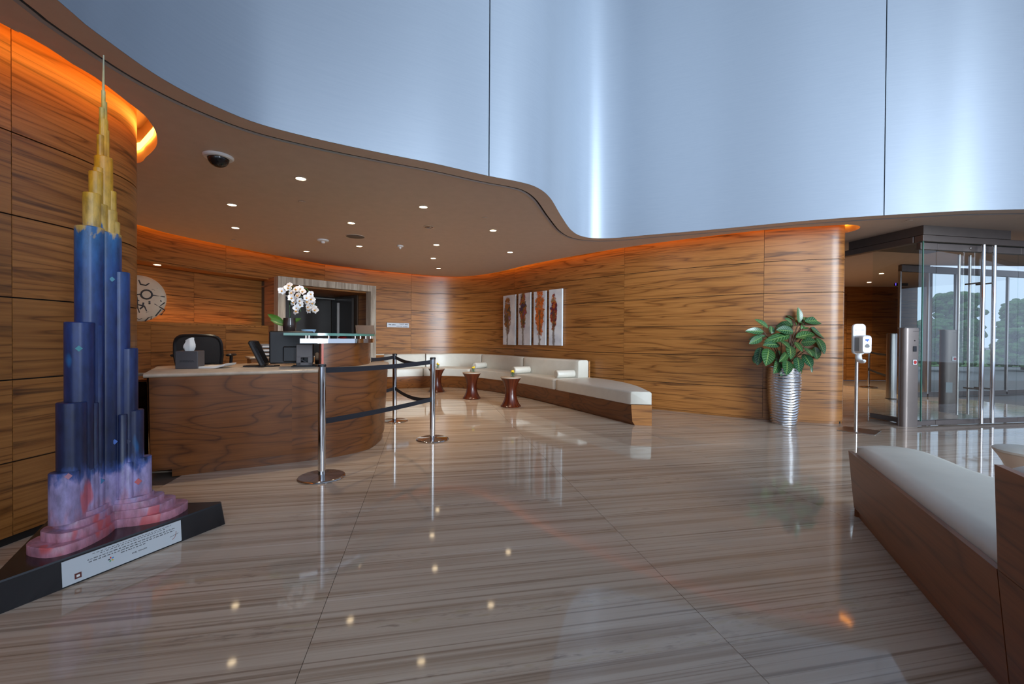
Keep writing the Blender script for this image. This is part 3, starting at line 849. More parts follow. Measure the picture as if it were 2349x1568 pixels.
c1 = D(459, 800, 5.33)
office_chair('office_chair', 'black mesh office chair behind the tissue box on the desk', (c1.x, c1.y, 0), math.radians(200), 1.215)
# counter along the back wall with trays
bcx = D(600, 820, 6.25)
bc = thing('back_counter', 'low walnut cabinet with pale top behind the reception desk', 'cabinet', (bcx.x, bcx.y + .2, 0), math.radians(38))
obj('carcass', MB().bbox((0, 0, .44), (.52, .42, .88), .004), M['wood'], bc)
obj('top', MB().bbox((0, 0, .897), (.56, .46, .03), .006), M['counter'], bc)
obj('door', MB().bbox((-.13, -.216, .45), (.25, .016, .78), .003), M['wood'], bc); obj('door', MB().bbox((.13, -.216, .45), (.25, .016, .78), .003), M['wood'], bc)
dt = thing('document_tray', 'black and cream document trays stacked on the cabinet behind the desk', 'tray', (bcx.x + .02, bcx.y + .2, .912), math.radians(38))
for k in range(3):
    obj('tray', MB().bbox((0, 0, .012 + k * .055), (.30, .24, .012), .003), M['black'], dt)
    obj('papers', MB().bbox((.01, -.005, .035 + k * .055), (.27, .22, .03), .003), M['paper'], dt)
obj('lid', MB().bbox((-.06, 0, .172), (.16, .22, .02), .004), plain('grey_card', (.24, .21, .2), .7), dt)
# dark gate beside the desk
gp = P(312, 1062)
gt = thing('side_gate', 'narrow black gate panel standing at the left end of the reception desk', 'gate', (-3.67, 4.16, 0), math.radians(10))
obj('leaf', MB().bbox((0, 0, .38), (.34, .035, .76), .004), M['blackgloss'], gt)
obj('cap', MB().bbox((0, 0, .775), (.36, .045, .03), .004), M['steel'], gt)
obj('rail', MB().bbox((0, .01, .83), (.36, .03, .03), .004), M['counter'], gt)
obj('post', MB().bbox((-.15, .01, .80), (.03, .03, .06), .004), M['black'], gt)
obj('post', MB().bbox((.15, .01, .80), (.03, .03, .06), .004), M['black'], gt)

# ================================================================ QUEUE POSTS AND BELTS
def stanchion(loc, label, group='chrome queue posts'):
    s_ = thing('queue_post', label, 'queue post', loc, 0)
    obj('base', MB().lathe([(.19, 0), (.192, .006), (.186, .014), (.17, .018), (.05, .024), (.036, .03)], n=48), M['chrome'], s_, 50)
    obj('pole', MB().lathe([(.031, .022), (.031, .958), (.0, .958)], n=24), M['chrome'], s_, 50)
    obj('cap', MB().lathe([(.034, .945), (.034, .962), (.030, .968), (.0, .968)], n=24), M['black'], s_, 50)
    return s_
q1, q2, q3 = P(738, 1094), P(992, 1007.5), P(905, 965.5)
q4 = Vector((front[nF - 1].x + .03, front[nF - 1].y + .02, 0)); q4b = Vector((bseg[-1].x + .01, bseg[-1].y + .0, 0))
S1_ = stanchion(q1, 'chrome queue post nearest the camera, in front of the desk panel')
S2_ = stanchion(q2, 'chrome queue post at the turn of the belts, in front of a red table')
S3_ = stanchion(q3, 'farther chrome queue post beside the round end of the desk')
for o in (S1_, S2_, S3_): o['group'] = 'chrome queue posts'
def belt(pa, pb, z, sag, parent):
    d = (pb - pa); d.z = 0; u = d.normalized(); a, b = pa + u * .036, pb - u * .036; n = Vector((-u.y, u.x, 0)) * .0012
    secs = []
    for k in range(17):
        t = k / 16; p = a.lerp(b, t); zz = z - sag * 4 * t * (1 - t)
        secs.append([p + n + Vector((0, 0, zz - .0235)), p + n + Vector((0, 0, zz + .0235)), p - n + Vector((0, 0, zz + .0235)), p - n + Vector((0, 0, zz - .0235))])
    obj('belt', MB().sweep(secs), M['webbing'], parent, 40, True)
    obj('belt_slot', MB().bbox(a + Vector((0, 0, z)) - u * .005, (.008, .022, .085), .002, math.atan2(u.y, u.x)), M['black'], parent, None, True)
    obj('belt_clip', MB().bbox(b + Vector((0, 0, z)) - u * .006, (.03, .012, .055), .003, math.atan2(u.y, u.x)), M['black'], parent, None, True)
belt(q1, q2, .915, .015, S1_); belt(q1, q2, .475, .010, S1_)
belt(q2, q3, .915, .050, S2_); belt(q2, q3, .47, .055, S2_)
belt(q3, q4b, .92, .006, S3_); belt(q3, q4, .47, .012, S3_)

# ================================================================ CURVED BANQUETTE
sofa = thing('curved_banquette', 'long curved cream leather banquette on a walnut base along the back wall', 'sofa', (-.6, 9.6, 0))
fp = cat([(-5.2, 9.1), (-4.5, 9.75), (-3.7, 10.1)] + [P(891, 892), P(944, 890), P(1028, 888.7), P(1101, 894.3), P(1197, 911), P(1300, 936), P(1380, 956.5), P(1450, 974.6)], .06)
NF = 90
Lfp = clen(fp)
# rear line: back against the wall, then the free bench end
bwi = offs(bw, -.06)
rear_pts = []
iB = [p for p in bwi if p.x < 1.25 and p.y > 6.9 and p.x > -4.9]
rear = cat([tuple(p) for p in iB[::4]] + [(1.50, 8.27), (1.86, 7.62), (1.98, 6.9), (1.935, 6.02)], .06)
Lr = clen(rear)
# pair front and rear: straight across from the front line
fpts = resample(fp, NF)
rs_ = []
last = 0.0
cand = resample(rear, 500)
endi = len(cand) - 1
for i, p in enumerate(fpts):
    n = Vector((-tang(fpts, i).y, tang(fpts, i).x))
    best, bd = None, 1e9
    for k in range(int(last), len(cand)):
        q = cand[k] - p; al = q.dot(n)
        if al < .1: continue
        off_ = abs(q.dot(tang(fpts, i)))
        if off_ < bd: bd = off_; best = k
    last = best if best is not None else last
    rs_.append(cand[int(last)])
# blend to the end face
for k in range(14):
    t = (k + 1) / 14; i = NF - 14 + k
    rs_[i] = rs_[i].lerp(at_s(rear, Lr, Lr[-1] - (1 - t) * 1.15), t ** .5)
F_, R__ = fpts, rs_
def i_px(px, z=.0, arr=None):
    arr = arr or F_
    return min(range(len(arr)), key=lambda i: abs(proj((arr[i].x, arr[i].y, z))[0] - px) if arr[i].y > 1 and i > 12 else 1e9)
iend = NF - 1
def slab(i0, i1, z0, z1, ta, tb, r=.025, din=0.0, gap=0.0):
    """cross-section between the fractions (or distances) ta..tb from the front line"""
    secs = []
    for i in range(i0, i1 + 1):
        p, q = F_[i], R__[i]; d = (q - p); D_ = d.length; d = d / D_
        a = p + d * (ta(D_) if callable(ta) else ta); b = p + d * (tb(D_) if callable(tb) else tb)
        sec = [(a.x, a.y, z0)]
        for k in range(4): an = PI / 2 * k / 3; sec.append((a.x + d.x * r * (1 - math.cos(an)), a.y + d.y * r * (1 - math.cos(an)), z1 - r + r * math.sin(an)))
        for k in range(4): an = PI / 2 * (1 - k / 3); sec.append((b.x - d.x * r * (1 - math.cos(an)), b.y - d.y * r * (1 - math.cos(an)), z1 - r + r * math.sin(an)))
        sec.append((b.x, b.y, z0)); secs.append(sec)
    # pull the end sections in so that neighbours read apart
    if r > 0:
        def shrink(sec, frac):
            c = sum((Vector(v) for v in sec), Vector()) / len(sec)
            return [tuple(c + (Vector(v) - c) * frac) for v in sec]
        def between(a, b, t): return [tuple(Vector(v).lerp(Vector(w), t)) for v, w in zip(a, b)]
        s0, s1 = secs[0], secs[-1]
        n0, n1 = between(secs[0], secs[1], .25), between(secs[-1], secs[-2], .25)
        g0, g1 = between(secs[0], secs[1], .08), between(secs[-1], secs[-2], .08)
        secs = [shrink(g0, .95), n0] + secs[1:-1] + [n1, shrink(g1, .95)]
    return MB().sweep(secs)
BT = .24                                             # backrest thickness
ib = i_px(1268)                                      # where the backrest ends
ib = min(range(12, NF), key=lambda i: (R__[i] - Vector((1.47, 8.30))).length)
iseam = i_px(1276, .46)
base_secs = lambda i0, i1: [[(F_[i].x + .035 * (R__[i] - F_[i]).normalized().x, F_[i].y + .035 * (R__[i] - F_[i]).normalized().y, .0), (F_[i].x, F_[i].y, .05), (F_[i].x - .02 * (R__[i] - F_[i]).normalized().x, F_[i].y - .02 * (R__[i] - F_[i]).normalized().y, .285), (R__[i].x, R__[i].y, .285), (R__[i].x, R__[i].y, .0)] for i in range(i0, i1 + 1)]
iw = i_px(1310)
obj('plinth', MB().sweep(base_secs(0, iw)), M['wood_desk'], sofa, 40, True)  # plinth front: shade put into the colour by a darker veneer
obj('plinth', MB().sweep(base_secs(iw, iend)), M['wood_desk'], sofa, 40, True)
e_ = base_secs(iend, iend)[0]; e2_ = [tuple(Vector(v) + Vector((tang(F_, iend).x, tang(F_, iend).y, 0)) * .006) for v in e_]
obj('end_panel', MB().sweep([e_, e2_]), M['wood'], sofa, None, True)  # same wood as the plinth; lighter veneer paints in the light on this end
iq = [i_px(974, .4), i_px(1075, .4), i_px(1175, .4)]
cuts = [0, iq[0], iq[1], iseam, iend]
for a, b in zip(cuts, cuts[1:]):
    tail = b == iend
    obj('seat_cushion', slab(a, b, .285, .467, -.012, (lambda D_: D_ + .005) if tail else (lambda D_: D_ - .02), .03), M['leather'], sofa, 60, True)
bcuts = [0, i_px(974, .7, R__), i_px(1120, .7, R__), i_px(1225, .7, R__), ib]
for a, b in zip(bcuts, bcuts[1:]):
    if b - a < 2: continue
    obj('back_cushion', slab(a, b, .46, .795, lambda D_: D_ - BT - .03, lambda D_: D_ - .03, .04), M['leather'], sofa, 60, True)
    obj('back_board', slab(a, b, .285, .775, lambda D_: D_ - .028, lambda D_: D_, 0), M['wood'], sofa, 40, True)
print('sofa ib', ib, iseam, iw, cuts, bcuts, [tuple(round(c, 2) for c in F_[i]) + tuple(round(c, 2) for c in R__[i]) for i in (20, 40, 60, ib, 80, 89)])

def bolster(pa, pb, label):
    pa, pb = Vector(pa), Vector(pb); L0 = (pb - pa).length
    b = thing('bolster_cushion', label, 'cushion', ((pa + pb) / 2).to_tuple()[:2] + (.467,), math.atan2(pb.y - pa.y, pb.x - pa.x), 'cream bolsters on the banquette')
    r = .072; h = L0 / 2
    prof = [(.0, -h + .008), (.05, -h), (r - .008, -h + .003), (r, -h + .014), (r, h - .014), (r - .008, h - .003), (.05, h), (.0, h - .008)]
    secs = [[(z, max(q, .002) * math.cos(2 * PI * k / 20), r + max(q, .002) * math.sin(2 * PI * k / 20)) for k in range(20)] for q, z in prof]
    obj('cover', MB().sweep(secs), M['leather'], b, 50)
    for e in (-h + .012, h - .012):
        secs = [[(e + .004 * math.cos(2 * PI * j / 6), (r + .003 * math.sin(2 * PI * j / 6)) * math.cos(2 * PI * k / 24), r + (r + .003 * math.sin(2 * PI * j / 6)) * math.sin(2 * PI * k / 24)) for j in range(6)] for k in range(24)]
        obj('piping', MB().sweep(secs, loop=True, caps=False), M['leather'], b, 60)
def on_seat(px, py): 
    v = P(px, py, .54); return (v.x, v.y)
def bol(i, f0, f1, label):
    p, q = F_[i], R__[i]; D_ = (q - p).length; d = (q - p) / D_
    e = p + d * (D_ - BT - .04); bolster(e - d * .40, e, label)
for px, lb in ((1325, 'cream bolster cushion nearest the open end of the banquette'), (1218, 'cream bolster cushion in the middle, behind the nearest red table'), (1113, 'cream bolster cushion farthest along the banquette, behind the middle table')):
    bi = min(range(12, NF), key=lambda i: abs(proj((R__[i].x - .24 * (R__[i] - F_[i]).normalized().x, R__[i].y - .24 * (R__[i] - F_[i]).normalized().y, .54))[0] - px))
    bol(min(bi, ib - 1), 0, 0, lb)

# hourglass tables with little vases
def hourglass(loc, label, mat='wood_red', top='counter', group='hourglass side tables'):
    t = thing('side_table', label, 'table', loc, 0, group)
    prof = []
    for k in range(17):
        z = .5 * k / 16; u = (z - .25) / .25
        prof.append((.098 + .082 * abs(u) ** 2.1, z))
    prof[0] = (.176, 0); prof.insert(1, (.181, .012))
    obj('pedestal', MB().lathe(prof, n=40), M[mat], t, 60)
    obj('table_top', MB().lathe([(.178, .5), (.185, .506), (.185, .518), (.180, .521), (.0, .521)], n=40), M[top], t, 40)
    return t
def vase(loc, label):
    v = thing('flower_vase', label, 'vase', loc, 0, 'small flower vases on the side tables')
    obj('glass', MB().lathe([(.036, 0), (.038, .004), (.038, .085), (.035, .085), (.035, .006), (.0, .006)], n=20), M['vaseglass'], v, 50)
    rv = random.Random(int(loc[0] * 100))
    for k in range(6):
        a = 2 * PI * k / 6; c = (.018 * math.cos(a), .018 * math.sin(a), .078 + rv.uniform(0, .035))
        b = obj('blossom', MB().sphere(c, .017, 8, 6, (1, 1, .8)), M['yellow'], v, 60)
        obj('stalk', MB().tube([(c[0] * .3, c[1] * .3, .01), c], .003, 5), M['green'], b, 40)
for (px, py), dpt, a_, b_ in (((1171.5, 931.5), 0, 'dark red hourglass side table nearest the open end of the banquette', 'little glass of yellow flowers on the nearest red table'),
                              ((1082, 913.5), 0, 'dark red hourglass side table in the middle of the row', 'little glass of yellow flowers on the middle red table'),
                              ((1001.5, 897.5), 0, 'dark red hourglass side table half hidden behind a queue post', 'little glass of yellow flowers on the table behind the queue post')):
    p = P(px, py); hourglass(p, a_); vase((p.x + .03, p.y - .02, .521), b_)

# ================================================================ PICTURES AND SIGN ON THE BACK WALL
def paint(name, cols, cx_, cy_, wx, wy, seed, top=None):
    t = NT(name)
    tc = t.n('ShaderNodeTexCoord'); sp = t.n('ShaderNodeSeparateXYZ'); t.l(tc.outputs['UV'], sp.inputs[0])
    off = t.n('ShaderNodeCombineXYZ'); t.l(sp.outputs[0], off.inputs[0]); t.l(sp.outputs[1], off.inputs[1]); off.inputs[2].default_value = seed * 3.7
    nz = t.noise(off.outputs[0], 9.0, 5.0, .6, .6)
    ex_ = t.math('DIVIDE', t.math('SUBTRACT', sp.outputs[0], cx_), wx); ey_ = t.math('DIVIDE', t.math('SUBTRACT', sp.outputs[1], cy_), wy)
    r2 = t.math('ADD', t.math('MULTIPLY', ex_, ex_), t.math('MULTIPLY', ey_, ey_))
    m = t.ramp(t.math('ADD', r2, t.math('MULTIPLY', t.math('SUBTRACT', nz, .5), 2.6)), [(.62, 1.0), (.95, 0.0)])
    n2 = t.noise(off.outputs[0], 7.0, 4.0, .6, 1.0)
    c = t.ramp(n2, [(p, q) for p, q in cols])
    bgd = t.ramp(t.noise(off.outputs[0], 3.0, 4.0), [(.35, (.55, .58, .65)), (.6, (.74, .76, .80)), (.75, (.82, .82, .82))])
    col = t.mix(m, bgd, c)
    tail = t.math('MULTIPLY', t.ramp(t.math('ABSOLUTE', t.math('ADD', t.math('SUBTRACT', sp.outputs[0], cx_), t.math('MULTIPLY', t.math('SUBTRACT', nz, .5), .12))), [(.012, 1.0), (.05, 0.0)]), t.ramp(sp.outputs[1], [(.02, 1.0), (cy_ * 1.05 - .03, 1.0), (cy_ * 1.05, 0.0)]))
    col = t.mix(t.math('MULTIPLY', tail, .8), col, (.10, .055, .02))
    if top: col = t.mix(t.math('MULTIPLY', t.ramp(t.math('ADD', sp.outputs[1], t.math('MULTIPLY', nz, .12)), [(1.14, 0.0), (1.2, 1.0)]), .85), col, top)
    t.l(col, t.b.inputs['Base Color']); t.set(Roughness=.45); return t.m
K = (.02, .015, .015)
pm = [paint('abstract_paint_brown', [(.3, (.05, .06, .07)), (.42, (.18, .07, .02)), (.5, (.42, .13, .02)), (.58, (.12, .10, .05)), (.68, (.30, .16, .30))], .19, .72, .155, .46, 1, (.05, .05, .05)),
      paint('abstract_paint_violet', [(.3, (.10, .05, .20)), (.4, K), (.5, (.36, .16, .02)), (.57, (.30, .03, .03)), (.68, (.16, .09, .34))], .19, .78, .155, .46, 2),
      paint('abstract_paint_orange', [(.3, (.08, .075, .04)), (.42, (.40, .10, .015)), (.5, (.75, .14, .01)), (.58, (.28, .17, .08)), (.68, (.09, .08, .05))], .20, .74, .16, .62, 3),
      paint('abstract_paint_crimson', [(.3, (.12, .08, .22)), (.42, (.06, .012, .02)), (.5, (.28, .02, .02)), (.58, (.45, .15, .02)), (.68, (.14, .15, .10))], .14, .70, .115, .40, 4, (.12, .12, .02))]
Lbw = clen(bw)
def on_wall(px): s_ = s_at_px(bw, Lbw, px); return at_s(bw, Lbw, s_), (at_s(bw, Lbw, s_ + .1) - at_s(bw, Lbw, s_ - .1)).normalized()
pq = [(1158, 1186, 677, 790.5, 'leftmost narrow abstract canvas, brown and orange with a dark top edge'), (1193, 1221, 672, 791, 'second narrow abstract canvas from the left, violet and ochre'),
      (1228, 1256, 668, 791, 'third narrow abstract canvas, bright orange and olive brown'), (1263, 1293, 663, 792, 'rightmost narrow abstract canvas, crimson with green marks at the top')]
for k, (xa, xb, yt, yb, lb) in enumerate(pq):
    a, t_ = on_wall(xa); b, _ = on_wall(xb); c = (a + b) / 2; u = (b - a).normalized(); nrm = Vector((u.y, -u.x)); c = c + nrm * .035
    zb, zt_ = HZ((xa + xb) / 2, yb, c.y), HZ((xa + xb) / 2, yt, c.y)
    w_ = (b - a).length
    cv = thing('canvas_painting', lb, 'painting', (c.x, c.y, zb), math.atan2(u.y, u.x), 'four tall canvases on the curved wall')
    h_ = zt_ - zb
    obj('canvas', MB().box((0, 0, h_ / 2), (w_ - .008, .036, h_)), M['plaque'], cv)
    fc = MB().add([(-w_ / 2 + .004, -.0192, 0.001), (w_ / 2 - .004, -.0192, .001), (w_ / 2 - .004, -.0192, h_ - .001), (-w_ / 2 + .004, -.0192, h_ - .001)], [(0, 1, 2, 3)], [[(0, 0), (w_, 0), (w_, h_), (0, h_)]])
    obj('painted_face', fc, pm[k], cv, None)
a, _ = on_wall(886); b, _ = on_wall(937); u = (b - a).normalized(); c = (a + b) / 2 + Vector((u.y, -u.x)) * .03
zs_ = HZ(911, 745.5, c.y); w_ = (b - a).length
sg = thing('wall_sign', 'small silver direction sign on the back wall right of the doorway', 'sign', (c.x, c.y, zs_), math.atan2(u.y, u.x))
obj('plate', MB().bbox((0, 0, 0), (w_, .014, .115), .004), M['signgrey'], sg)
rs2 = random.Random(2)
for (x0, x1, z, h) in ((-.43, -.34, .012, .022), (-.29, -.13, .008, .024), (.06, .26, .028, .014), (.30, .43, .022, .016), (-.08, .16, -.026, .010), (.22, .42, -.030, .012)):
    x = x0
    while x < x1:
        l_ = rs2.uniform(.012, .03)
        obj('lettering', MB().box((x * w_ + l_ / 2, -.0075, z + rs2.uniform(-.003, .003)), (l_ * .85, .001, h * rs2.uniform(.6, 1))), M['ink'], sg, None); x += l_ / w_
# big disc with brush strokes in the niche
dcp = D(318, 681, nbk[0].y)
s_d = s_at_px(nb, Ln, 330)
pN = at_s(nb, Ln, s_d); tN = (at_s(nb, Ln, s_d + .1) - at_s(nb, Ln, s_d - .1)).normalized()
nN = Vector((-tN.y, tN.x)); pD = pN + nN * .16
rayd = D(317, 681, pD.y)
rad = (HZ(317, 627.5, pD.y) - HZ(317, 734, pD.y)) / 2
dsc = thing('decorative_disc', 'round cream disc with black brush strokes standing in the wall niche', 'ornament', (rayd.x, pD.y, nz0), math.atan2(-rayd.x, pD.y) * .55)
dl = [[(rr * math.cos(2 * PI * k / 48), y_, rad + rr * math.sin(2 * PI * k / 48)) for k in range(48)] for rr, y_ in ((rad * .3, -.045), (rad * .8, -.035), (rad * .97, -.018), (rad, 0), (rad * .97, .018), (rad * .5, .04))]
obj('disc', MB().sweep(dl), plain('cream_ceramic', (.62, .50, .36), .45, noise=.05), dsc, 60)
def stroke(pts, r):
    q = [Vector((x * rad, -.047 + .03 * max(0, math.hypot(x, z) - .25) / .75, rad + z * rad)) for x, z in pts]
    return MB().tube(q, r * 1.5, 6)
ringp = [(.33 + .19 * math.cos(2 * PI * k / 16), .17 + .19 * math.sin(2 * PI * k / 16)) for k in range(17)]
for pts, r in ((ringp, .009), ([(.52, .15), (.95, .10)], .007), ([(.14, .17), (-.1, .14), (-.3, .05)], .007), ([(-.05, .35), (0, 0), (.02, -.4), (.08, -.62)], .007), ([(.05, .78), (.12, .60), (.3, .56), (.42, .66)], .009), ([(.42, .62), (.7, .45)], .006),
               ([(-.1, -.32), (.05, -.28), (.25, -.33), (.33, -.55)], .007), ([(.22, -.18), (.20, -.36), (.10, -.46)], .008), ([(.60, -.22), (.95, -.48), (.80, -.70)], .007), ([(.70, -.38), (.95, -.15)], .006), ([(.82, -.45), (.62, -.75)], .006),
               ([(.35, -.72), (.30, -.62), (.40, -.56), (.46, -.68), (.36, -.72)], .006), ([(-.02, -.86), (.1, -.78), (.16, -.86), (.05, -.9), (-.02, -.86)], .005), ([(.25, -.98), (.38, -.82), (.50, -.78), (.45, -.9)], .006), ([(-.3, -.5), (0, -.42)], .006), ([(-.35, .25), (-.1, .02), (.08, -.12)], .005),
               ([(.40, -.15), (.46, -.13)], .008), ([(.40, -.22), (.46, -.2)], .008), ([(.80, -.05), (.83, -.12)], .008), ([(.5, .42), (.62, .36)], .006), ([(-.5, .5), (-.2, .75)], .006), ([(-.6, -.2), (-.45, -.6), (-.2, -.8)], .006)):
    obj('brush_stroke', stroke(pts, r), M['ink'], dsc, 60)
# ================================================================ PAINTED TOWER SCULPTURE
def paint_tower():
    t = NT('hand_painted_acrylic')
    tc = t.n('ShaderNodeTexCoord'); sp = t.n('ShaderNodeSeparateXYZ'); t.l(tc.outputs['Object'], sp.inputs[0])
    mp_ = t.n('ShaderNodeMapping'); t.l(tc.outputs['Object'], mp_.inputs[0]); mp_.inputs['Scale'].default_value = (1, 1, .35)
    n = t.noise(mp_.outputs[0], 14.0, 4.0, .6, .4); n2 = t.noise(mp_.outputs[0], 30.0, 4.0, .6); n3 = t.noise(mp_.outputs[0], 7.0, 2.0)
    z = t.math('ADD', sp.outputs[2], t.math('MULTIPLY', t.math('SUBTRACT', n, .5), .34))
    zz = t.math('DIVIDE', z, 2.8)
    c = t.ramp(zz, [(.05, (.42, .17, .22)), (.085, (.40, .21, .30)), (.11, (.31, .25, .43)), (.155, (.30, .26, .47)), (.170, (.05, .09, .28)), (.19, (.012, .020, .060)), (.26, (.011, .016, .055)), (.36, (.012, .028, .115)), (.47, (.013, .036, .15)),
                    (.56, (.016, .065, .22)), (.625, (.025, .12, .30)), (.636, (.60, .38, .10)), (.70, (.60, .33, .03)), (.78, (.66, .28, .012)), (.85, (.68, .36, .03)), (.9, (.62, .48, .14)), (.97, (.55, .58, .42))])
    v = t.ramp(n2, [(.3, .62), (.5, 1.0), (.72, 1.35)])
    col = t.mix(1.0, c, v, 'MULTIPLY')
    red = t.math('MULTIPLY', t.ramp(n3, [(.60, 0.0), (.64, 1.0)]), t.ramp(sp.outputs[2], [(.0, 1.0), (.42, .9), (.46, 0.0)]))
    col = t.mix(t.math('MULTIPLY', red, .8), col, (.55, .085, .08))
    blu = t.math('MULTIPLY', t.ramp(n3, [(.34, 1.0), (.38, 0.0)]), t.math('MULTIPLY', t.ramp(sp.outputs[2], [(.5, 0.0), (.56, 1.0)]), t.ramp(t.math('DIVIDE', sp.outputs[2], 2.0), [(.82, 1.0), (.86, 0.0)])))
    col = t.mix(t.math('MULTIPLY', blu, .7), col, (.02, .14, .36))
    t.l(col, t.b.inputs['Base Color']); t.set(Roughness=.32); t.bump(n2, .12, .003)
    return t.m
M['tower'] = paint_tower()
N0, R0, B0_ = Vector((-2.22, 1.80)), Vector((-1.815, 2.815)), Vector((-2.795, 2.68))
cT = (N0 + R0 + B0_) / 3
sculpt = thing('tower_sculpture', 'tall stepped tower sculpture painted pink, blue and yellow on a black triangular plinth', 'sculpture', (cT.x, cT.y, 0))
def trunc(c, k, e):     # triangle with its corners cut
    out = []
    for i in range(3):
        p, a, b = c[i], c[i - 1], c[(i + 1) % 3]
        out += [p.lerp(a, e), p.lerp(b, e)]
    return [cT + (q - cT) * k for q in out]
corner = [R0, B0_, N0]
obj('plinth', MB().sweep([[(p.x, p.y, z) for p in trunc(corner, k, .035)] for k, z in ((1.0, 0), (.965, .132), (.955, .140))], uv=False), plain('black_lacquer', (.010, .009, .010), .16, noise=.1), sculpt, None, True, label='low black triangular plinth with sloping faces')
# caption plate on its front face
fa, fb_ = N0, R0
fn = Vector(((fb_ - fa).y, -(fb_ - fa).x)).normalized()
tl_ = .5 * .035 * (1.06 / 3 ** .5)
p0 = Vector((fa.x, fa.y, 0)) + Vector((fn.x, fn.y, 0)) * .002
upv = Vector((-fn.x * .0106, -fn.y * .0106, .132)); al = Vector(((fb_ - fa).x, (fb_ - fa).y, 0)).normalized()
pn_ = al.cross(upv).normalized(); upn = upv.normalized()
if pn_.dot(Vector((fn.x, fn.y, 0))) < 0: pn_ = -pn_
def on_face(px, py):
    r = ray(px, py); o = Vector((0, 0, CAM_H)); t = (p0 - o).dot(pn_) / r.dot(pn_); v = o + r * t - p0
    return v.dot(al), v.dot(upn)
cs = [on_face(*q) for q in ((140, 1288), (414, 1191), (416, 1242), (143, 1350))]
u0_, u1_ = (cs[0][0] + cs[3][0]) / 2, (cs[1][0] + cs[2][0]) / 2
v1_, v0_ = min(.126, (cs[0][1] + cs[1][1]) / 2), max(.008, (cs[2][1] + cs[3][1]) / 2)
print('plaque', cs)
def fpt(u, v, h=0.0): return p0 + al * u + upn * v + pn_ * h
def fquad(mb, ua, ub, va, vb, h, sk=0.0):
    return mb.add([fpt(ua, va, h), fpt(ub, va, h), fpt(ub + sk, vb, h), fpt(ua + sk, vb, h), fpt(ua, va, 0), fpt(ub, va, 0), fpt(ub + sk, vb, 0), fpt(ua + sk, vb, 0)], [(0, 1, 2, 3), (4, 5, 1, 0), (5, 6, 2, 1), (6, 7, 3, 2), (7, 4, 0, 3)])
plq = obj('caption_plate', fquad(MB(), u0_, u1_, v0_, v1_, .003), M['plaque'], sculpt, None, True, label='pale caption plate')
pw, phh = u1_ - u0_, v1_ - v0_
rq = random.Random(9)
for (a, b, v, h) in ((.22, .90, .90, .030), (.28, .84, .82, .034), (.18, .94, .70, .045), (.19, .93, .60, .045), (.44, .66, .50, .042)):
    mb = MB(); x = a
    while x < b:
        l_ = min(rq.uniform(.012, .034), b - x)
        n_ = max(1, int(l_ / .0045))
        for q in range(n_):
            hh = h * rq.uniform(.55, 1.1)
            fquad(mb, u0_ + pw * (x + q * l_ / n_), u0_ + pw * (x + (q + .62) * l_ / n_), v0_ + phh * v, v0_ + phh * (v + hh), .0036, .001)
        x += l_ + .009
    o = obj('text_line', mb, M['ink'], plq, None); o.data.transform(Matrix.Translation(-wloc(plq))); o['kind'] = 'stuff'
def text_mesh(name, body, size, mat, parent, M4):
    cu = bpy.data.curves.new(name, 'FONT'); cu.body = body; cu.size = size; cu.align_x = 'CENTER'; cu.align_y = 'CENTER'; cu.extrude = .0004; cu.space_character = 1.25; cu.offset = size * .012
    tmp = bpy.data.objects.new('text_source', cu); COL.objects.link(tmp)
    bpy.context.view_layer.update()
    me = bpy.data.meshes.new_from_object(tmp.evaluated_get(bpy.context.evaluated_depsgraph_get()))
    bpy.data.objects.remove(tmp); bpy.data.curves.remove(cu)
    me.transform(M4); me.materials.clear(); me.materials.append(mat); me.name = name
    o = bpy.data.objects.new(name, me); COL.objects.link(o); o.parent = parent; return o
def face_frame(u, v, h): 
    m = Matrix((al, upn, pn_)).transposed().to_4x4(); m.translation = fpt(u, v, h) - wloc(sculpt); return m
text_mesh('lettering', 'BURJ  KHALIFA', .0085, M['ink'], plq, face_frame(u0_ + pw * .60, v0_ + phh * .30, .0036))
for k, (cl, a) in enumerate((((.6, .05, .04), 100), ((.02, .22, .6), 28), ((.7, .5, .03), -44), ((.03, .3, .06), -116), ((.03, .03, .05), 172))):
    c_ = Vector((.0085 * math.cos(math.radians(a)), .0085 * math.sin(math.radians(a))))
    fr_ = face_frame(u0_ + pw * .36, v0_ + phh * .40, .0036)
    d_ = Vector((math.cos(math.radians(a)), math.sin(math.radians(a)))); s_ = Vector((-d_.y, d_.x))
    q = [c_ - d_ * .006, c_ + s_ * .0035, c_ + d_ * .006, c_ - s_ * .0035]
    obj('emblem_petal', MB().add([fr_ @ Vector((p.x, p.y, .0003)) for p in q], [(0, 1, 2, 3)]), plain('emblem_%d' % k, cl, .6, noise=0), plq, None)
bt = MB(); fquad(bt, u0_ + pw * .085, u0_ + pw * .135, v0_ + phh * .14, v0_ + phh * .36, .0036)
o = obj('emblem_block', bt, plain('maroon_print', (.12, .03, .025), .6, noise=0), plq, None); o.data.transform(Matrix.Translation(-wloc(plq)))
bt = MB(); fquad(bt, u0_ + pw * .098, u0_ + pw * .122, v0_ + phh * .20, v0_ + phh * .29, .0042)
o = obj('emblem_mark', bt, M['paper'], plq, None); o.data.transform(Matrix.Translation(-wloc(plq)))
sig = [(.905, .22), (.925, .26), (.938, .34), (.944, .44), (.947, .55)]
o = obj('signature_stroke', MB().tube([fpt(u0_ + pw * x, v0_ + phh * y, .0036) for x, y in sig], .0012, 5), plain('rust_ink', (.30, .07, .03), .6, noise=0), plq, 40); o.data.transform(Matrix.Translation(-wloc(plq)))
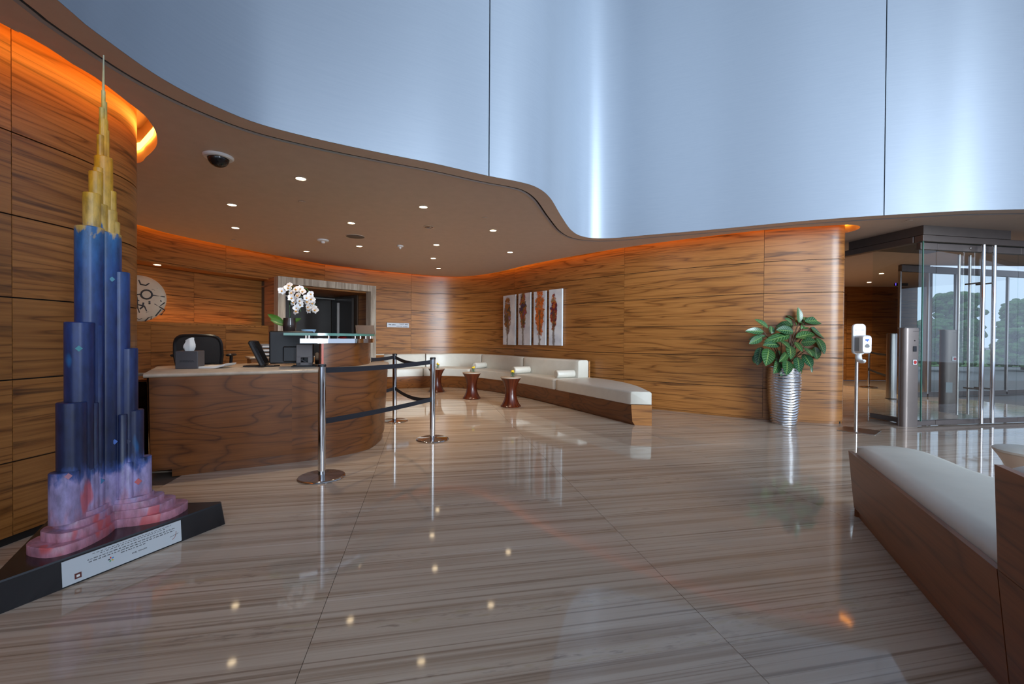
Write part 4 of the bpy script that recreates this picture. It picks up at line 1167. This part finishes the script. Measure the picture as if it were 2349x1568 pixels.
o = obj('signature_stroke', MB().tube([fpt(u0_ + pw * x, v0_ + phh * y, .0036) for x, y in ((.885, .37), (.915, .385), (.93, .40), (.97, .43))], .0009, 5), M['ink'], plq, 40); o.data.transform(Matrix.Translation(-wloc(plq)))
# tiers and tubes
wings = [math.atan2((q - cT).y, (q - cT).x) for q in (R0, N0, B0_)]
def trefoil(Rr, core=.30, n=72, pw_=1.6):
    out = []
    for k in range(n):
        a = 2 * PI * k / n
        d = min(abs((a - w + PI) % (2 * PI) - PI) for w in wings)
        r = Rr * (core + (1 - core) * max(0, math.cos(1.5 * min(d, PI / 3))) ** pw_)
        r *= 1 + .035 * math.sin(9 * (a - wings[0]))
        out.append(Vector((r * math.cos(a), r * math.sin(a))))
    return out
for Rr, z0, z1 in ((.375, .140, .185), (.315, .185, .228), (.262, .228, .262), (.215, .262, .285)):
    tf = trefoil(Rr)
    obj('base_tier', MB().sweep([[(p.x, p.y, z0) for p in tf], [(p.x, p.y, z1 - .004) for p in tf], [(p.x * .99, p.y * .99, z1) for p in tf]], uv=False), M['tower'], sculpt, 40)
def tubes(w, al_, r, z1, ell=1.0, z0=.26):
    c = Vector((math.cos(wings[w]) * al_, math.sin(wings[w]) * al_)) if w is not None else Vector((0, 0))
    return [(c, r, z0, z1)]
specs = [(0, .165, .042, .50), (0, .128, .044, .775), (0, .100, .046, 1.13), (0, .062, .050, 1.56), (0, .026, .050, 1.77),
         (1, .235, .060, .515), (1, .195, .060, .86), (1, .150, .060, 1.27), (1, .090, .060, 1.78),
         (2, .21, .055, .52), (2, .17, .055, .95), (2, .12, .055, 1.40), (2, .06, .055, 1.70), (None, 0, .075, 1.77)]
for w, a_, r, zt_ in specs:
    c = Vector((math.cos(wings[w]) * a_, math.sin(wings[w]) * a_)) if w is not None else Vector((0, 0))
    obj('tube', MB().lathe([(r, .26), (r, zt_ - .004), (r - .004, zt_), (0.001, zt_)], (c.x, c.y, 0), 22), M['tower'], sculpt, 40)
    if w is not None and a_ > .1:       # slim ribs in the valleys beside each wing
        for sd in (-1, 1):
            n_ = Vector((-math.sin(wings[w]), math.cos(wings[w]))) * sd * .042
            q = Vector((math.cos(wings[w]), math.sin(wings[w]))) * (a_ * .62) + n_
            obj('rib', MB().lathe([(.022, .26), (.022, zt_ - .02), (.018, zt_ - .015), (.001, zt_ - .015)], (q.x, q.y, 0), 12), M['tower'], sculpt, 40)
for (w, a_, r, z0, zt_) in ((1, .075, .038, 1.7, 1.965), (1, .035, .040, 1.7, 1.92), (0, .022, .036, 1.7, 1.90), (0, .045, .024, 1.5, 1.84), (0, .030, .024, 1.7, 2.01), (1, .050, .030, 1.9, 2.09), (None, 0, .040, 1.7, 2.19), (0, .022, .018, 1.9, 2.18),
                            (1, .030, .024, 2.0, 2.12), (None, 0, .020, 2.1, 2.40), (1, .020, .016, 2.1, 2.305), (0, .014, .011, 2.1, 2.345), (1, .010, .012, 2.3, 2.46), (0, .006, .010, 2.3, 2.50), (None, 0, .0095, 2.4, 2.56)):
    c = Vector((math.cos(wings[w]) * a_, math.sin(wings[w]) * a_)) if w is not None else Vector((0, 0))
    obj('tube', MB().lathe([(r, z0), (r, zt_ - .003), (r - .003, zt_), (0.001, zt_)], (c.x, c.y, 0), 16), M['tower'], sculpt, 40)
obj('spire', MB().tube([(0, 0, 2.5), (0, 0, 2.62), (0.002, 0, 2.755)], [.007, .0055, .003], 8), M['tower'], sculpt, 40)
def diamond(px, py, dpt, s, col, nm):
    v = D(px, py, dpt); tocam = -Vector((v.x, v.y)).normalized()
    side = Vector((-tocam.y, tocam.x, 0)); n_ = Vector((tocam.x, tocam.y, 0))
    q = [v + side * s, v + Vector((0, 0, s * 1.1)), v - side * s, v - Vector((0, 0, s * 1.1))]
    mb = MB().add([p for p in q] + [p - n_ * .03 for p in q], [(0, 1, 2, 3), (0, 4, 5, 1), (1, 5, 6, 2), (2, 6, 7, 3), (3, 7, 4, 0)])
    return obj('painted_diamond', mb, plain(nm, col, .4, noise=.15), sculpt, None, True)

def tube_hit(px, py):
    r = ray(px, py); best = None
    for w, a_, rad_, zt_ in specs:
        c = cT + (Vector((math.cos(wings[w]) * a_, math.sin(wings[w]) * a_)) if w is not None else Vector((0, 0)))
        A = r.x ** 2 + r.y ** 2; B = -(r.x * c.x + r.y * c.y); C = c.x ** 2 + c.y ** 2 - rad_ ** 2; q = B * B - A * C
        if q < 0: continue
        t = (-B - math.sqrt(q)) / A; z = CAM_H + r.z * t
        if .26 < z < zt_ and (best is None or t < best): best = t
    return (r * best).y if best else None
for x, y, s_, c_, nm in ((181, 799, .020, (.02, .20, .24), 'teal_paint'), (257, 640, .018, (.015, .22, .34), 'sea_blue_paint'), (263, 1013, .019, (.04, .12, .42), 'light_blue_paint'), (294, 1012, .018, (.012, .018, .06), 'navy_paint'), (231, 1103, .022, (.02, .12, .26), 'petrol_paint'), (317, 1104, .024, (.50, .11, .12), 'coral_paint'), (157, 1092, .02, (.45, .2, .26), 'rose_paint')):
    dh = tube_hit(x, y)
    if dh: diamond(x, y, dh - .0025, s_ * .72, c_, nm)
# ================================================================ BENCH AT THE RIGHT, NEAR THE CAMERA
ta_, tb_ = P(1946, 1033, .44), P(2287, 1305, .44)
bd = (tb_ - ta_).normalized(); bench = thing('cushioned_bench', 'near walnut bench end with cream seat cushion, cut off at the right', 'bench', ((ta_ + tb_) / 2).to_tuple()[:2] + (0,))
far = Vector((ta_.x, ta_.y)); d2 = Vector((bd.x, bd.y)); nrm2 = Vector((d2.y, -d2.x))
if nrm2.x > 0: nrm2 = -nrm2          # towards the aisle
sj = (Vector((tb_.x, tb_.y)) - far).length
def fr_pt(s, o=0.0): return far + d2 * s + nrm2 * o
inner = cat([P(1962, 1022, .47), P(2035, 1022.5, .47), P(2110, 1032, .47), P(2177, 1055, .47), P(2237, 1079, .47), P(2279, 1092, .47), (2.545, 2.05), (2.45, 1.5), (2.30, .9), (2.1, .4)], .06)
inner = [p for p in inner]
def fpanel(s0, s1, z0, z1, ot, ob, t=.024):
    return [[(fr_pt(s, ob).x, fr_pt(s, ob).y, z0), (fr_pt(s, ot).x, fr_pt(s, ot).y, z1), (fr_pt(s, ot - t).x, fr_pt(s, ot - t).y, z1), (fr_pt(s, ob - t).x, fr_pt(s, ob - t).y, z0)] for s in [s0 + (s1 - s0) * k / 6 for k in range(7)]]
M['wood_bench'] = wood('straight_grain_veneer', (.27, .090, .030), (.185, .058, .020), (.06, .018, .007), rough=.3, ring=7.0, fu=.5, fv=3.5, eyes=.5)
obj('front_panel', MB().sweep(fpanel(0, sj - .003, .055, .44, 0, -.035)), M['wood_bench'], bench, 40, True)
obj('front_panel', MB().sweep(fpanel(sj + .003, sj + 1.3, .055, .44, 0, -.035)), M['wood_bench'], bench, 40, True)
obj('toe_kick', MB().sweep(fpanel(.03, sj + 1.3, 0, .06, -.05, -.055)), M['wood_bench'], bench, 40, True)
obj('back_board', MB().sweep(fpanel(sj + .003, sj + 1.3, .442, .79, .012, 0)), M['wood_bench'], bench, 40, True)
obj('carcass', MB().prism([fr_pt(.04, -.07), fr_pt(sj + 1.3, -.07)] + [tuple(p * .985) for p in reversed(inner)], .0, .40), M['wood_bench'], bench, 40, True)
# seat cushion with a crowned, rounded edge
nS = 34
fa_ = [fr_pt(.03 + (sj + 1.1 - .03) * k / (nS - 1), -.026) for k in range(nS)]
in_ = resample(cat([tuple(fr_pt(.03, -.09))] + [tuple(p) for p in inner], .05), nS)
secs = []
for i in range(nS):
    a_, b_ = fa_[i], in_[i]; w_ = (b_ - a_).length; d_ = (b_ - a_) / w_; e_ = min(1, i / 3 + .25)
    sec = []
    for f_, z in ((.0, .40), (-.002, .43), (.004, .448), (.022, .466), (.06, .482), (.12, .490)):
        sec.append((a_.x + d_.x * min(f_, w_ * .45), a_.y + d_.y * min(f_, w_ * .45), .40 + (z - .40) * e_ ** .3))
    sec.append(((a_.x + b_.x) / 2, (a_.y + b_.y) / 2, .40 + .094 * e_ ** .3))
    for f_, z in ((.12, .490), (.06, .482), (.022, .466), (.004, .448), (-.002, .43), (.0, .40)):
        sec.append((b_.x - d_.x * min(f_, w_ * .45), b_.y - d_.y * min(f_, w_ * .45), .40 + (z - .40) * e_ ** .3))
    secs.append(sec)
obj('seat_cushion', MB().sweep(secs), M['leather'], bench, 80, True)
outl = [fr_pt(.02, -.028), fr_pt(.35, -.028), fr_pt(.8, -.028), fr_pt(sj - .25, -.028), fr_pt(sj + .35, -.028), fr_pt(sj + 1.3, -.028)] + [Vector((p.x, p.y)) for p in reversed(inner)]
def shr(o_, k): 
    n = len(o_); out = []
    for i in range(n):
        t = (o_[(i + 1) % n] - o_[i - 1]).normalized(); out.append(o_[i] + Vector((-t.y, t.x)) * k)
    return out
dense = []
for a, b in zip(outl, outl[1:] + outl[:1]):
    m = max(1, int((b - a).length / .07)); dense += [a.lerp(b, k / m) for k in range(m)]
area2 = sum(a.x * b.y - b.x * a.y for a, b in zip(dense, dense[1:] + dense[:1])); sg_ = 1 if area2 > 0 else -1
rings = [[(p.x, p.y, z) for p in shr(dense, sg_ * k)] for k, z in ((.02, .40), (.003, .425), (.0, .440), (.006, .456), (.022, .472), (.055, .487), (.10, .494))]
secs = []
for s in [sj + .01 + 1.25 * k / 8 for k in range(9)]:
    sec = []
    for o_, z in ((-.012, .45), (-.012, .755), (-.03, .785), (-.07, .80), (-.18, .80), (-.22, .785), (-.24, .755), (-.24, .45)):
        p = fr_pt(s, o_); sec.append((p.x, p.y, z))
    secs.append(sec)
obj('back_cushion', MB().sweep(secs), M['leather'], bench, 60, True)
rt_ = P(2376, 1034, .52)
hourglass((rt_.x, rt_.y, 0), 'beige hourglass side table behind the near bench, cut by the right edge', 'stage', 'leather')

# ================================================================ PLANT, SANITISER STAND, GATE POSTS
pp_ = P(1797, 970)
plant = thing('potted_plant', 'leafy striped plant in a tall silver ribbed vase by the wood wall', 'plant', (pp_.x, pp_.y, 0))
mb = MB(); secs = []
NZ, NA = 112, 60
for j in range(NZ + 1):
    z = .80 * j / NZ; t = z / .80
    r0 = .162 + .052 * math.sin(min(t * 1.25, 1.0) * PI / 2) - .012 * max(0, t - .8) / .2
    ring = []
    for k in range(NA):
        a = -2 * PI * k / NA
        rip = .006 * math.sin(z * 2 * PI / .038 + 1.5 * math.sin(3 * a + .7) + 1.1 * math.sin(5 * a + t * 9))
        r = r0 + rip * min(1, j / 4, (NZ - j) / 4)
        ring.append((r * math.cos(a), r * math.sin(a), z))
    secs.append(ring)
obj('vase', mb.sweep(secs), plain('silver_leaf', (.60, .60, .62), .24, 1.0, noise=.05), plant, 80, label='tall silver vase with wavy horizontal ribs')
obj('rim', MB().lathe([(.200, .79), (.206, .805), (.196, .808), (.19, .78), (.0, .77)], n=40), M['steel'], plant, 40)
def leafmat():
    t = NT('striped_leaf')
    tc = t.n('ShaderNodeTexCoord'); sp = t.n('ShaderNodeSeparateXYZ'); t.l(tc.outputs['UV'], sp.inputs[0])
    dv_ = t.math('ABSOLUTE', t.math('SUBTRACT', sp.outputs[1], .5))
    ph_ = t.math('FRACT', t.math('MULTIPLY', t.math('SUBTRACT', sp.outputs[0], t.math('MULTIPLY', dv_, .42)), 8.0))
    st = t.ramp(ph_, [(.0, 0.0), (.40, 0.0), (.52, 1.0), (.64, 0.0)])
    mid = t.ramp(dv_, [(.02, 1.0), (.05, 0.0)])
    edge = t.ramp(dv_, [(.36, 1.0), (.48, 0.0)])
    base = t.mix(t.rnd(), (.012, .060, .022), (.030, .095, .018))
    col = t.mix(t.math('MULTIPLY', t.math('MULTIPLY', st, edge), .72), base, (.27, .44, .27))
    col = t.mix(t.math('MULTIPLY', mid, .7), col, (.25, .38, .10))
    t.l(col, t.b.inputs['Base Color']); t.set(Roughness=.30); return t.m
M['leaf'] = leafmat()
LV = [(545, 535, 280, 350, 105, 0), (455, 610, 100, 590, 115, .02), (420, 720, 170, 850, 120, -.03), (490, 690, 150, 760, 80, .08), (770, 870, 450, 870, 125, -.14), (980, 680, 470, 800, 160, -.06), (400, 920, 330, 1270, 150, -.04), (560, 950, 500, 1285, 195, -.12),
      (310, 1050, 280, 1255, 110, .05), (760, 1190, 670, 1440, 145, -.12), (830, 1290, 800, 1495, 110, -.10), (920, 1180, 920, 1465, 155, -.18), (1020, 1250, 1085, 1495, 115, -.08), (1130, 1120, 1170, 1400, 145, -.14), (1250, 1060, 1420, 1320, 150, -.10),
      (1400, 1290, 1420, 1430, 40, -.06), (1180, 1330, 1170, 1485, 60, -.05), (1300, 930, 1440, 1090, 190, -.12), (1470, 920, 1535, 1170, 135, -.02), (1510, 730, 1690, 1050, 150, -.04), (1400, 530, 1700, 750, 150, .02), (1280, 400, 1690, 390, 145, .0), (1160, 430, 1155, 120, 115, .02),
      (1040, 460, 890, 340, 105, -.04), (1070, 370, 905, 270, 70, .08), (1050, 470, 690, 520, 170, .08), (1045, 610, 710, 570, 165, -.02), (1100, 720, 1495, 640, 150, -.04), (1200, 830, 1500, 800, 170, -.10), (800, 790, 960, 930, 150, -.12), (970, 880, 1010, 1140, 140, -.18), (1080, 810, 1230, 1000, 85, -.18),
      (600, 650, 610, 490, 115, .03), (920, 1040, 785, 1205, 115, -.10), (1170, 420, 1290, 430, 110, .04), (1260, 380, 1270, 270, 60, .06), (860, 1090, 660, 1150, 150, .06), (1300, 640, 1500, 540, 120, .08), (1240, 560, 1350, 480, 80, .03), (700, 1010, 800, 1130, 120, .05), (1110, 520, 1105, 420, 26, -.03), (1200, 560, 1225, 470, 34, -.02)]
rl = random.Random(11)
def lp(x, y, dd): return D(1700 + x / 8.71, 690 + y / 8.71, pp_.y + dd)
hub = Vector((pp_.x, pp_.y, .78))
for k, (xa, ya, xb, yb, w_, dd) in enumerate(LV):
    a = lp(xa, ya, dd * .6 + rl.uniform(-.03, .03)); down = (yb - ya) / 300.0
    b = lp(xb, yb, dd * 1.5 - .05 * max(0, down) + rl.uniform(-.04, .04))
    wd_ = w_ / 8.71 * pp_.y / FOC * 1.28
    nr = Vector((rl.uniform(-.35, .35), -.85, rl.uniform(.25, .7)))
    lf = obj('leaf', leaf_blade(a, b, wd_, nr, rl.uniform(.10, .25), 8, 6, rl.uniform(.1, .3)), M['leaf'] if k < 40 else M['green'], plant, 80, True)
    mid_ = hub.lerp(a, .55) + Vector((0, 0, .07 + .05 * rl.random()))
    root = hub + Vector((rl.uniform(-.05, .05), rl.uniform(-.05, .05), -.02))
    q = [root.lerp(mid_, t) * (1 - t) + mid_.lerp(a, t) * t for t in (0, .2, .4, .6, .8, 1)]
    obj('stem', MB().tube(q, [.006, .0055, .005, .0045, .004, .003], 6), M['stem'], lf, 60).data.transform(Matrix.Translation(-wloc(lf)))

sp_ = P(1963, 987.5)
san = thing('sanitiser_stand', 'white hand sanitiser dispenser on a slim steel pole with flat base', 'dispenser', (sp_.x, sp_.y, 0), math.radians(-7))
obj('base_plate', MB().bbox((.04, .0, .004), (.40, .40, .008), .003, math.radians(48)), M['steel'], san)
obj('pole', MB().tube([(0, 0, .008), (0, 0, 1.12)], .0195, 16), M['steel'], san, 40)
def rrect(w, h, r, n=6, z0=0.0):
    out = []
    for cx_, cz_, a0 in ((w / 2 - r, h / 2 - r, 0), (-w / 2 + r, h / 2 - r, PI / 2), (-w / 2 + r, -h / 2 + r, PI), (w / 2 - r, -h / 2 + r, 3 * PI / 2)):
        for k in range(n): a = a0 + PI / 2 * k / (n - 1); out.append((cx_ + r * math.cos(a), cz_ + r * math.sin(a)))
    return out
rr_ = rrect(.155, .40, .045)
obj('back_plate', MB().sweep([[(x, y, 1.215 + z) for x, z in rr_] for y in (-.020, -.026, -.046)] + [[(x * .95, -.05, 1.215 + z * .98) for x, z in rr_]], uv=False), M['white'], san, 40)
rb = rrect(.118, .235, .030)
obj('dispenser', MB().sweep([[(x * s_, y, 1.148 + z * s_ - o_) for x, z in rb] for y, s_, o_ in ((-.05, 1, 0), (-.15, 1, 0), (-.185, .97, .0), (-.20, .86, .0))], uv=False), M['white'], san, 40)
obj('side_cover', MB().sweep([[(x, y, 1.148 + z) for x, z in rrect(.122, .215, .03)] for y in (-.052, -.142)], uv=False), plain('cool_grey_plastic', (.34, .36, .40), .4, noise=.02), san, 40)
obj('sensor_window', MB().sweep([[(.028 * math.cos(a) * (1 - .25 * math.sin(a)), y, 1.13 + .026 * math.sin(a)) for a in [2 * PI * k / 14 for k in range(14)]] for y in (-.192, -.2025)], uv=False), M['grey'], san, 40)
obj('logo', MB().box((-.010, -.202, 1.205), (.022, .003, .022)).box((.012, -.202, 1.207), (.022, .003, .019)).box((.002, -.202, 1.190), (.010, .003, .012)), M['inkblue'], san, None)
tw = rrect(.07, .10, .02)
obj('drip_tray', MB().tube([(0, -.03, 1.03), (0, -.035, .98), (0, -.05, .945), (0, -.09, .925), (0, -.14, .925), (0, -.155, .94)], [.034, .036, .034, .026, .022, .018], 12), M['white'], san, 60)
Ml = Matrix.Translation((0, -.0505, 1.335)) @ Matrix.Rotation(PI / 2, 4, 'X')
text_mesh('lettering', 'HEALTHY HANDS', .0118, M['inkblue'], san, Ml)

def gate_post(loc, w, d, h, rz, label):
    g = thing('gate_post', label, 'post', loc, rz, 'brushed steel access posts at the entrance')
    pts = []
    for k in range(9): a = PI / 2 + PI * k / 8; pts.append((-w / 2 + d / 2 + d / 2 * math.cos(a) * 1.1, d / 2 * math.sin(a)))
    pts += [(w / 2, -d / 2), (w / 2, d / 2)]
    obj('body', MB().prism(pts, 0, h), M['bronze'], g, 40)
    obj('top_cap', MB().bbox((0, 0, h + .004), (w * .96, d * .96, .008), .003), M['steel'], g)
    obj('seam', MB().box((.06, -d / 2 - .0005, h - .045), (w * .42, .002, .004)), M['dark'], g, None)
    return g
g1 = gate_post(P(2079, 977), .205, .12, HZ(2080, 752, 6.0), math.radians(4), 'brown steel access post with a black reader standing left of the glass entrance')
for (x, z, w, h, m) in ((.045, .985, .050, .075, 'blackgloss'), (.045, .80, .058, .07, 'white')):
    obj('reader' if m == 'blackgloss' else 'button_plate', MB().bbox((x, -.064, z + .10), (w, .010, h), .003), M[m], g1)
obj('push_button', MB().sweep([[(.045 + .02 * math.cos(a), y, .90 + .024 * math.sin(a)) for a in [2 * PI * k / 16 for k in range(16)]] for y in (-.068, -.074)], uv=False), M['red'], g1, 40)
obj('camera_eye', MB().sphere((.045, -.060, 1.20), .008, 8, 6), M['blackgloss'], g1, 40)
p2 = P(2172, 944); g2 = gate_post(p2, .21, .15, HZ(2172, 757, p2.y), math.radians(-8), 'steel access post with a red sign inside the glass entrance')
obj('button_plate', MB().bbox((.04, -.079, .90), (.07, .010, .08), .003), M['white'], g2)
obj('push_button', MB().sweep([[(.045 + .02 * math.cos(a), y, .90 + .022 * math.sin(a)) for a in [2 * PI * k / 12 for k in range(12)]] for y in (-.083, -.09)], uv=False), M['red'], g2, 40)
obj('sticker', MB().box((-.03, -.0765, .42), (.10, .002, .17)), plain('pale_sticker', (.42, .45, .46), .5), g2, None)
p3 = P(2044, 914); b3 = thing('steel_bollard', 'round brushed steel bollard in the entrance hall, seen past the wall end', 'post', p3)
obj('tube', MB().lathe([(.085, 0), (.085, 1.33), (.08, 1.345), (.001, 1.345)], n=28), M['steel'], b3, 40)
obj('base_ring', MB().lathe([(.10, 0), (.10, .012), (.086, .016), (.086, 0)], n=28), M['bronze'], b3, 40)
q5, q6 = P(1992, 887.5), P(2052, 880)
a5 = stanchion(q5, 'small far queue post seen between the wall end and the bollard', 'far queue posts in the hall')

q6 = Vector((p3.x - .02, p3.y + .05, 0)); belt(q5, q6, .90, .01, a5); belt(q5, q6, .46, .01, a5)
sc_p = D(2067, 647, 12.2)
scr = thing('hall_screen', 'small wall screen with a violet rim in the hall beyond', 'screen', (sc_p.x, sc_p.y, sc_p.z), 0)
obj('panel', MB().bbox((0, 0, 0), (.36, .05, .20), .006), M['blackgloss'], scr)
vg = plain('violet_glow', (.05, .03, .2), .5, noise=0, emit=(.12, .07, .75), estr=1.6)
for c_, d_ in (((0, -.028, .095), (.36, .012, .015)), ((-.172, -.028, 0), (.015, .012, .19))): obj('lit_rim', MB().box(c_, d_), vg, scr, None)
obj('hanger', MB().tube([(0, 0, .1), (0, 0, ZS - sc_p.z)], .012, 8), M['black'], scr, 40)

# ================================================================ CEILING FITTINGS
dlp = [(690, 409, 'between the dome camera and the high white wall'), (532, 469, 'below the dome camera, over the office chair'), (971, 474, 'in line with the highest part of the curved lip'), (806, 511, 'above the round speaker grille'), (540, 522, 'nearest the amber cove at the left'),
       (1131, 528, 'nearest the inner bend of the lip'), (1001, 561, 'just behind the dark spotlight'), (824, 564, 'just behind the round speaker grille'), (703, 576, 'over the stone doorway, near the smoke detector'), (1170, 578, 'farthest to the right under the soffit'), (994, 592, 'second farthest back over the banquette'), (1006, 615, 'farthest back, near the bend of the amber cove')]
first = None
dl_loc = []
for k, (x, y, lb) in enumerate(dlp):
    p = P(x, y, ZS); dl_loc.append(p)
    if first is None:
        first = thing('downlight', '', 'ceiling light', p, 0, 'recessed downlights in the soffit')
        obj('lamp', MB().lathe([(.001, -.004), (.047, -.004), (.047, .002), (.001, .002)], n=24), M['bulb'], first, None)
        obj('ring', MB().lathe([(.048, -.001), (.060, -.001), (.060, -.004), (.055, -.007), (.048, -.006), (.048, -.001)], n=24), M['trimring'], first, 40)
        o = first
    else:
        o = copy_tree(first); o.location = p
    o['label'] = 'lit round downlight ' + lb
for x, y, lb in ((2022, 627, 'right of the two far hall downlights'), (1994, 647, 'left of the two far hall downlights')):
    o = copy_tree(first); o.location = P(x, y, ZS - .002); o['label'] = 'small lit downlight, the ' + lb; o['group'] = 'downlights in the far hall'
pn_l = s_at_px(nb, Ln, 374); pnp = at_s(nb, Ln, pn_l); nrp = Vector((-(at_s(nb, Ln, pn_l + .1) - pnp).y, (at_s(nb, Ln, pn_l + .1) - pnp).x)).normalized()
o = copy_tree(first); o.location = (pnp.x + nrp.x * .12, pnp.y + nrp.y * .12, nz1 - .001); o['label'] = 'small lit downlight set in the top of the wall niche'; del o['group']
l = bpy.data.lights.new('niche_beam', 'SPOT'); l.energy = 16; l.color = (1.0, .74, .44); l.spot_size = math.radians(110); l.spot_blend = .8; l.shadow_soft_size = .04
lo = bpy.data.objects.new('niche_beam', l); COL.objects.link(lo); lo.location = (o.location.x, o.location.y, nz1 - .02)
lo.rotation_euler = (0, 0, 0)
for k, p in enumerate(dl_loc):
    l = bpy.data.lights.new('downlight_beam', 'SPOT'); l.energy = 48; l.color = (1.0, .80, .56); l.spot_size = math.radians(80); l.spot_blend = .8; l.shadow_soft_size = .05
    lo = bpy.data.objects.new('downlight_beam', l); COL.objects.link(lo); lo.location = (p.x, p.y, ZS - .02)
for hx_, hy_ in ((8.1, 9.6), (9.8, 11.6), (7.2, 11.8)):  # spots without fittings, added to brighten the far hall
    l = bpy.data.lights.new('hall_fill', 'SPOT'); l.energy = 160; l.color = (1.0, .78, .54); l.spot_size = math.radians(120); l.spot_blend = .8; l.shadow_soft_size = .06
    lo = bpy.data.objects.new('hall_fill', l); COL.objects.link(lo); lo.location = (hx_, hy_, ZS - .03)
dcm = P(501, 358, ZS)
cam_t = thing('dome_camera', 'black dome security camera in a white ring on the soffit', 'camera', dcm)
obj('ring', MB().lathe([(.118, 0), (.118, -.012), (.108, -.022), (.085, -.024), (.085, 0)], n=36), M['white'], cam_t, 40)
obj('dome', MB().sphere((0, 0, -.018), .084, 28, 16, (1, 1, .95)), M['blackgloss'], cam_t, 60)
spk = thing('ceiling_speaker', 'flat round grey speaker grille on the soffit', 'speaker', P(815, 542, ZS))
obj('grille', MB().lathe([(.001, -.006), (.135, -.006), (.14, -.003)], n=36), plain('grey_mesh', (.16, .14, .125), .7), spk, 40)
obj('rim', MB().lathe([(.138, 0), (.146, 0), (.146, -.005), (.138, -.006), (.138, 0)], n=36), M['trimring'], spk, 40)
for (x, y, r, lb) in ((741, 550, .09, 'white smoke detector with a small stem above the doorway'), (918, 563, .055, 'smaller white detector near the middle of the soffit')):
    s_ = thing('smoke_detector', lb, 'detector', P(x, y, ZS), 0)
    obj('base', MB().lathe([(r, 0), (r, -.018), (r * .9, -.024), (r * .4, -.030), (.001, -.030)], n=28), M['white'], s_, 40)
    obj('sensor', MB().lathe([(r * .36, -.028), (r * .34, -.052), (r * .18, -.060), (.001, -.060)], n=20), M['white'], s_, 40)
rsp = thing('recessed_spotlight', 'unlit dark recessed spotlight in a chrome ring on the soffit', 'ceiling light', P(984, 520, ZS))
obj('ring', MB().lathe([(.062, 0), (.082, 0), (.082, -.004), (.074, -.008), (.062, -.006), (.062, 0)], n=28), M['chrome'], rsp, 40)
obj('lens', MB().lathe([(.062, -.003), (.03, -.001), (.001, -.001)], n=24), M['blackgloss'], rsp, 40)
obj('glint', MB().sphere((.02, 0, -.004), .018, 10, 6, (1, 1, .4)), M['chrome'], rsp, 40)
for (x, y, lb) in ((693, 462, 'flat sprinkler cover near the dome camera'), (1112, 499, 'flat sprinkler cover close to the curved lip'), (536, 550, 'flat sprinkler cover above the niche side'), (2085, 505, 'flat sprinkler cover over the glass entrance')):
    s_ = thing('sprinkler_cover', lb, 'sprinkler', P(x, y, ZS), 0, 'sprinkler covers on the soffit')
    obj('disc', MB().lathe([(.001, -.008), (.04, -.008), (.04, -.005), (.034, -.003)], n=20), M['soffit'], s_, 40)
    obj('neck', MB().lathe([(.03, 0), (.03, -.004)], n=16), M['dark'], s_, 40)

# ================================================================ OUTSIDE THE ENTRANCE
gr = MB().add([(-70, 13.4, -.05), (90, 13.4, -.05), (90, 120, -.05), (-70, 120, -.05)], [(0, 1, 2, 3)])
o = struct('outdoor_pavement', None, gr, plain('grey_paving', (.24, .23, .22), .7, noise=.1), None)
lw_ = obj('lawn', MB().add([(8, 21, -.03), (90, 21, -.03), (90, 60, -.03), (8, 60, -.03)], [(0, 1, 2, 3)]), plain('lawn_green', (.07, .17, .025), .8, noise=.3), None, None); lw_['kind'] = 'stuff'; lw_['label'] = 'green lawn beyond the glass entrance'
def shrub(loc, sx, sy, sz, label, name, seed):
    rr = random.Random(seed); s_ = thing(name, label, 'shrub', loc, 0, None)
    mb = MB()
    for k in range(330):
        a_ = rr.uniform(0, 2 * PI); q_ = rr.random() ** .5; h_ = rr.random()
        c = (sx * .86 * q_ * math.cos(a_) * (1 - .35 * h_ * h_), sy * .86 * q_ * math.sin(a_), sz * (.12 + .78 * h_)); r = (.10 + .036 * sz) * rr.uniform(.6, 1.3)
        mb.sphere(c, r, 6, 4, (1.15, 1, .7))
    obj('foliage', mb, plain('hedge_green_%d' % seed, (.045, .13, .025) if seed % 2 else (.07, .17, .04), .8, noise=.5), s_, None)
    obj('trunk', MB().tube([(0, 0, 0), (0, 0, sz * .5)], .08, 8), M['stem'], s_, 40)
shrub((17.8, 18.0, 0), 1.3, .9, 2.2, 'rounded green shrub seen through the glass doors, left of the handles', 'garden_shrub', 1)
shrub((21.6, 18.4, 0), 1.3, .9, 1.9, 'rounded green shrub seen through the glass doors, right of the handles', 'garden_shrub', 2)
shrub((25.4, 19.0, 0), 1.3, .9, 2.3, 'rounded green shrub at the right edge beyond the glass', 'garden_shrub', 3)
for k, (x, y, h, sx) in enumerate(((25.5, 31, 4.6, 2.2), (31.4, 31, 5.0, 2.2), (37.4, 31.5, 4.7, 2.2), (43.5, 31, 5.0, 2.2))):
    shrub((x, y, 0), sx, 1.4, h, ('first', 'second', 'third', 'fourth')[k] + ' tall hedge tree from the left in the row beyond the lawn', 'hedge_tree', 10 + k)
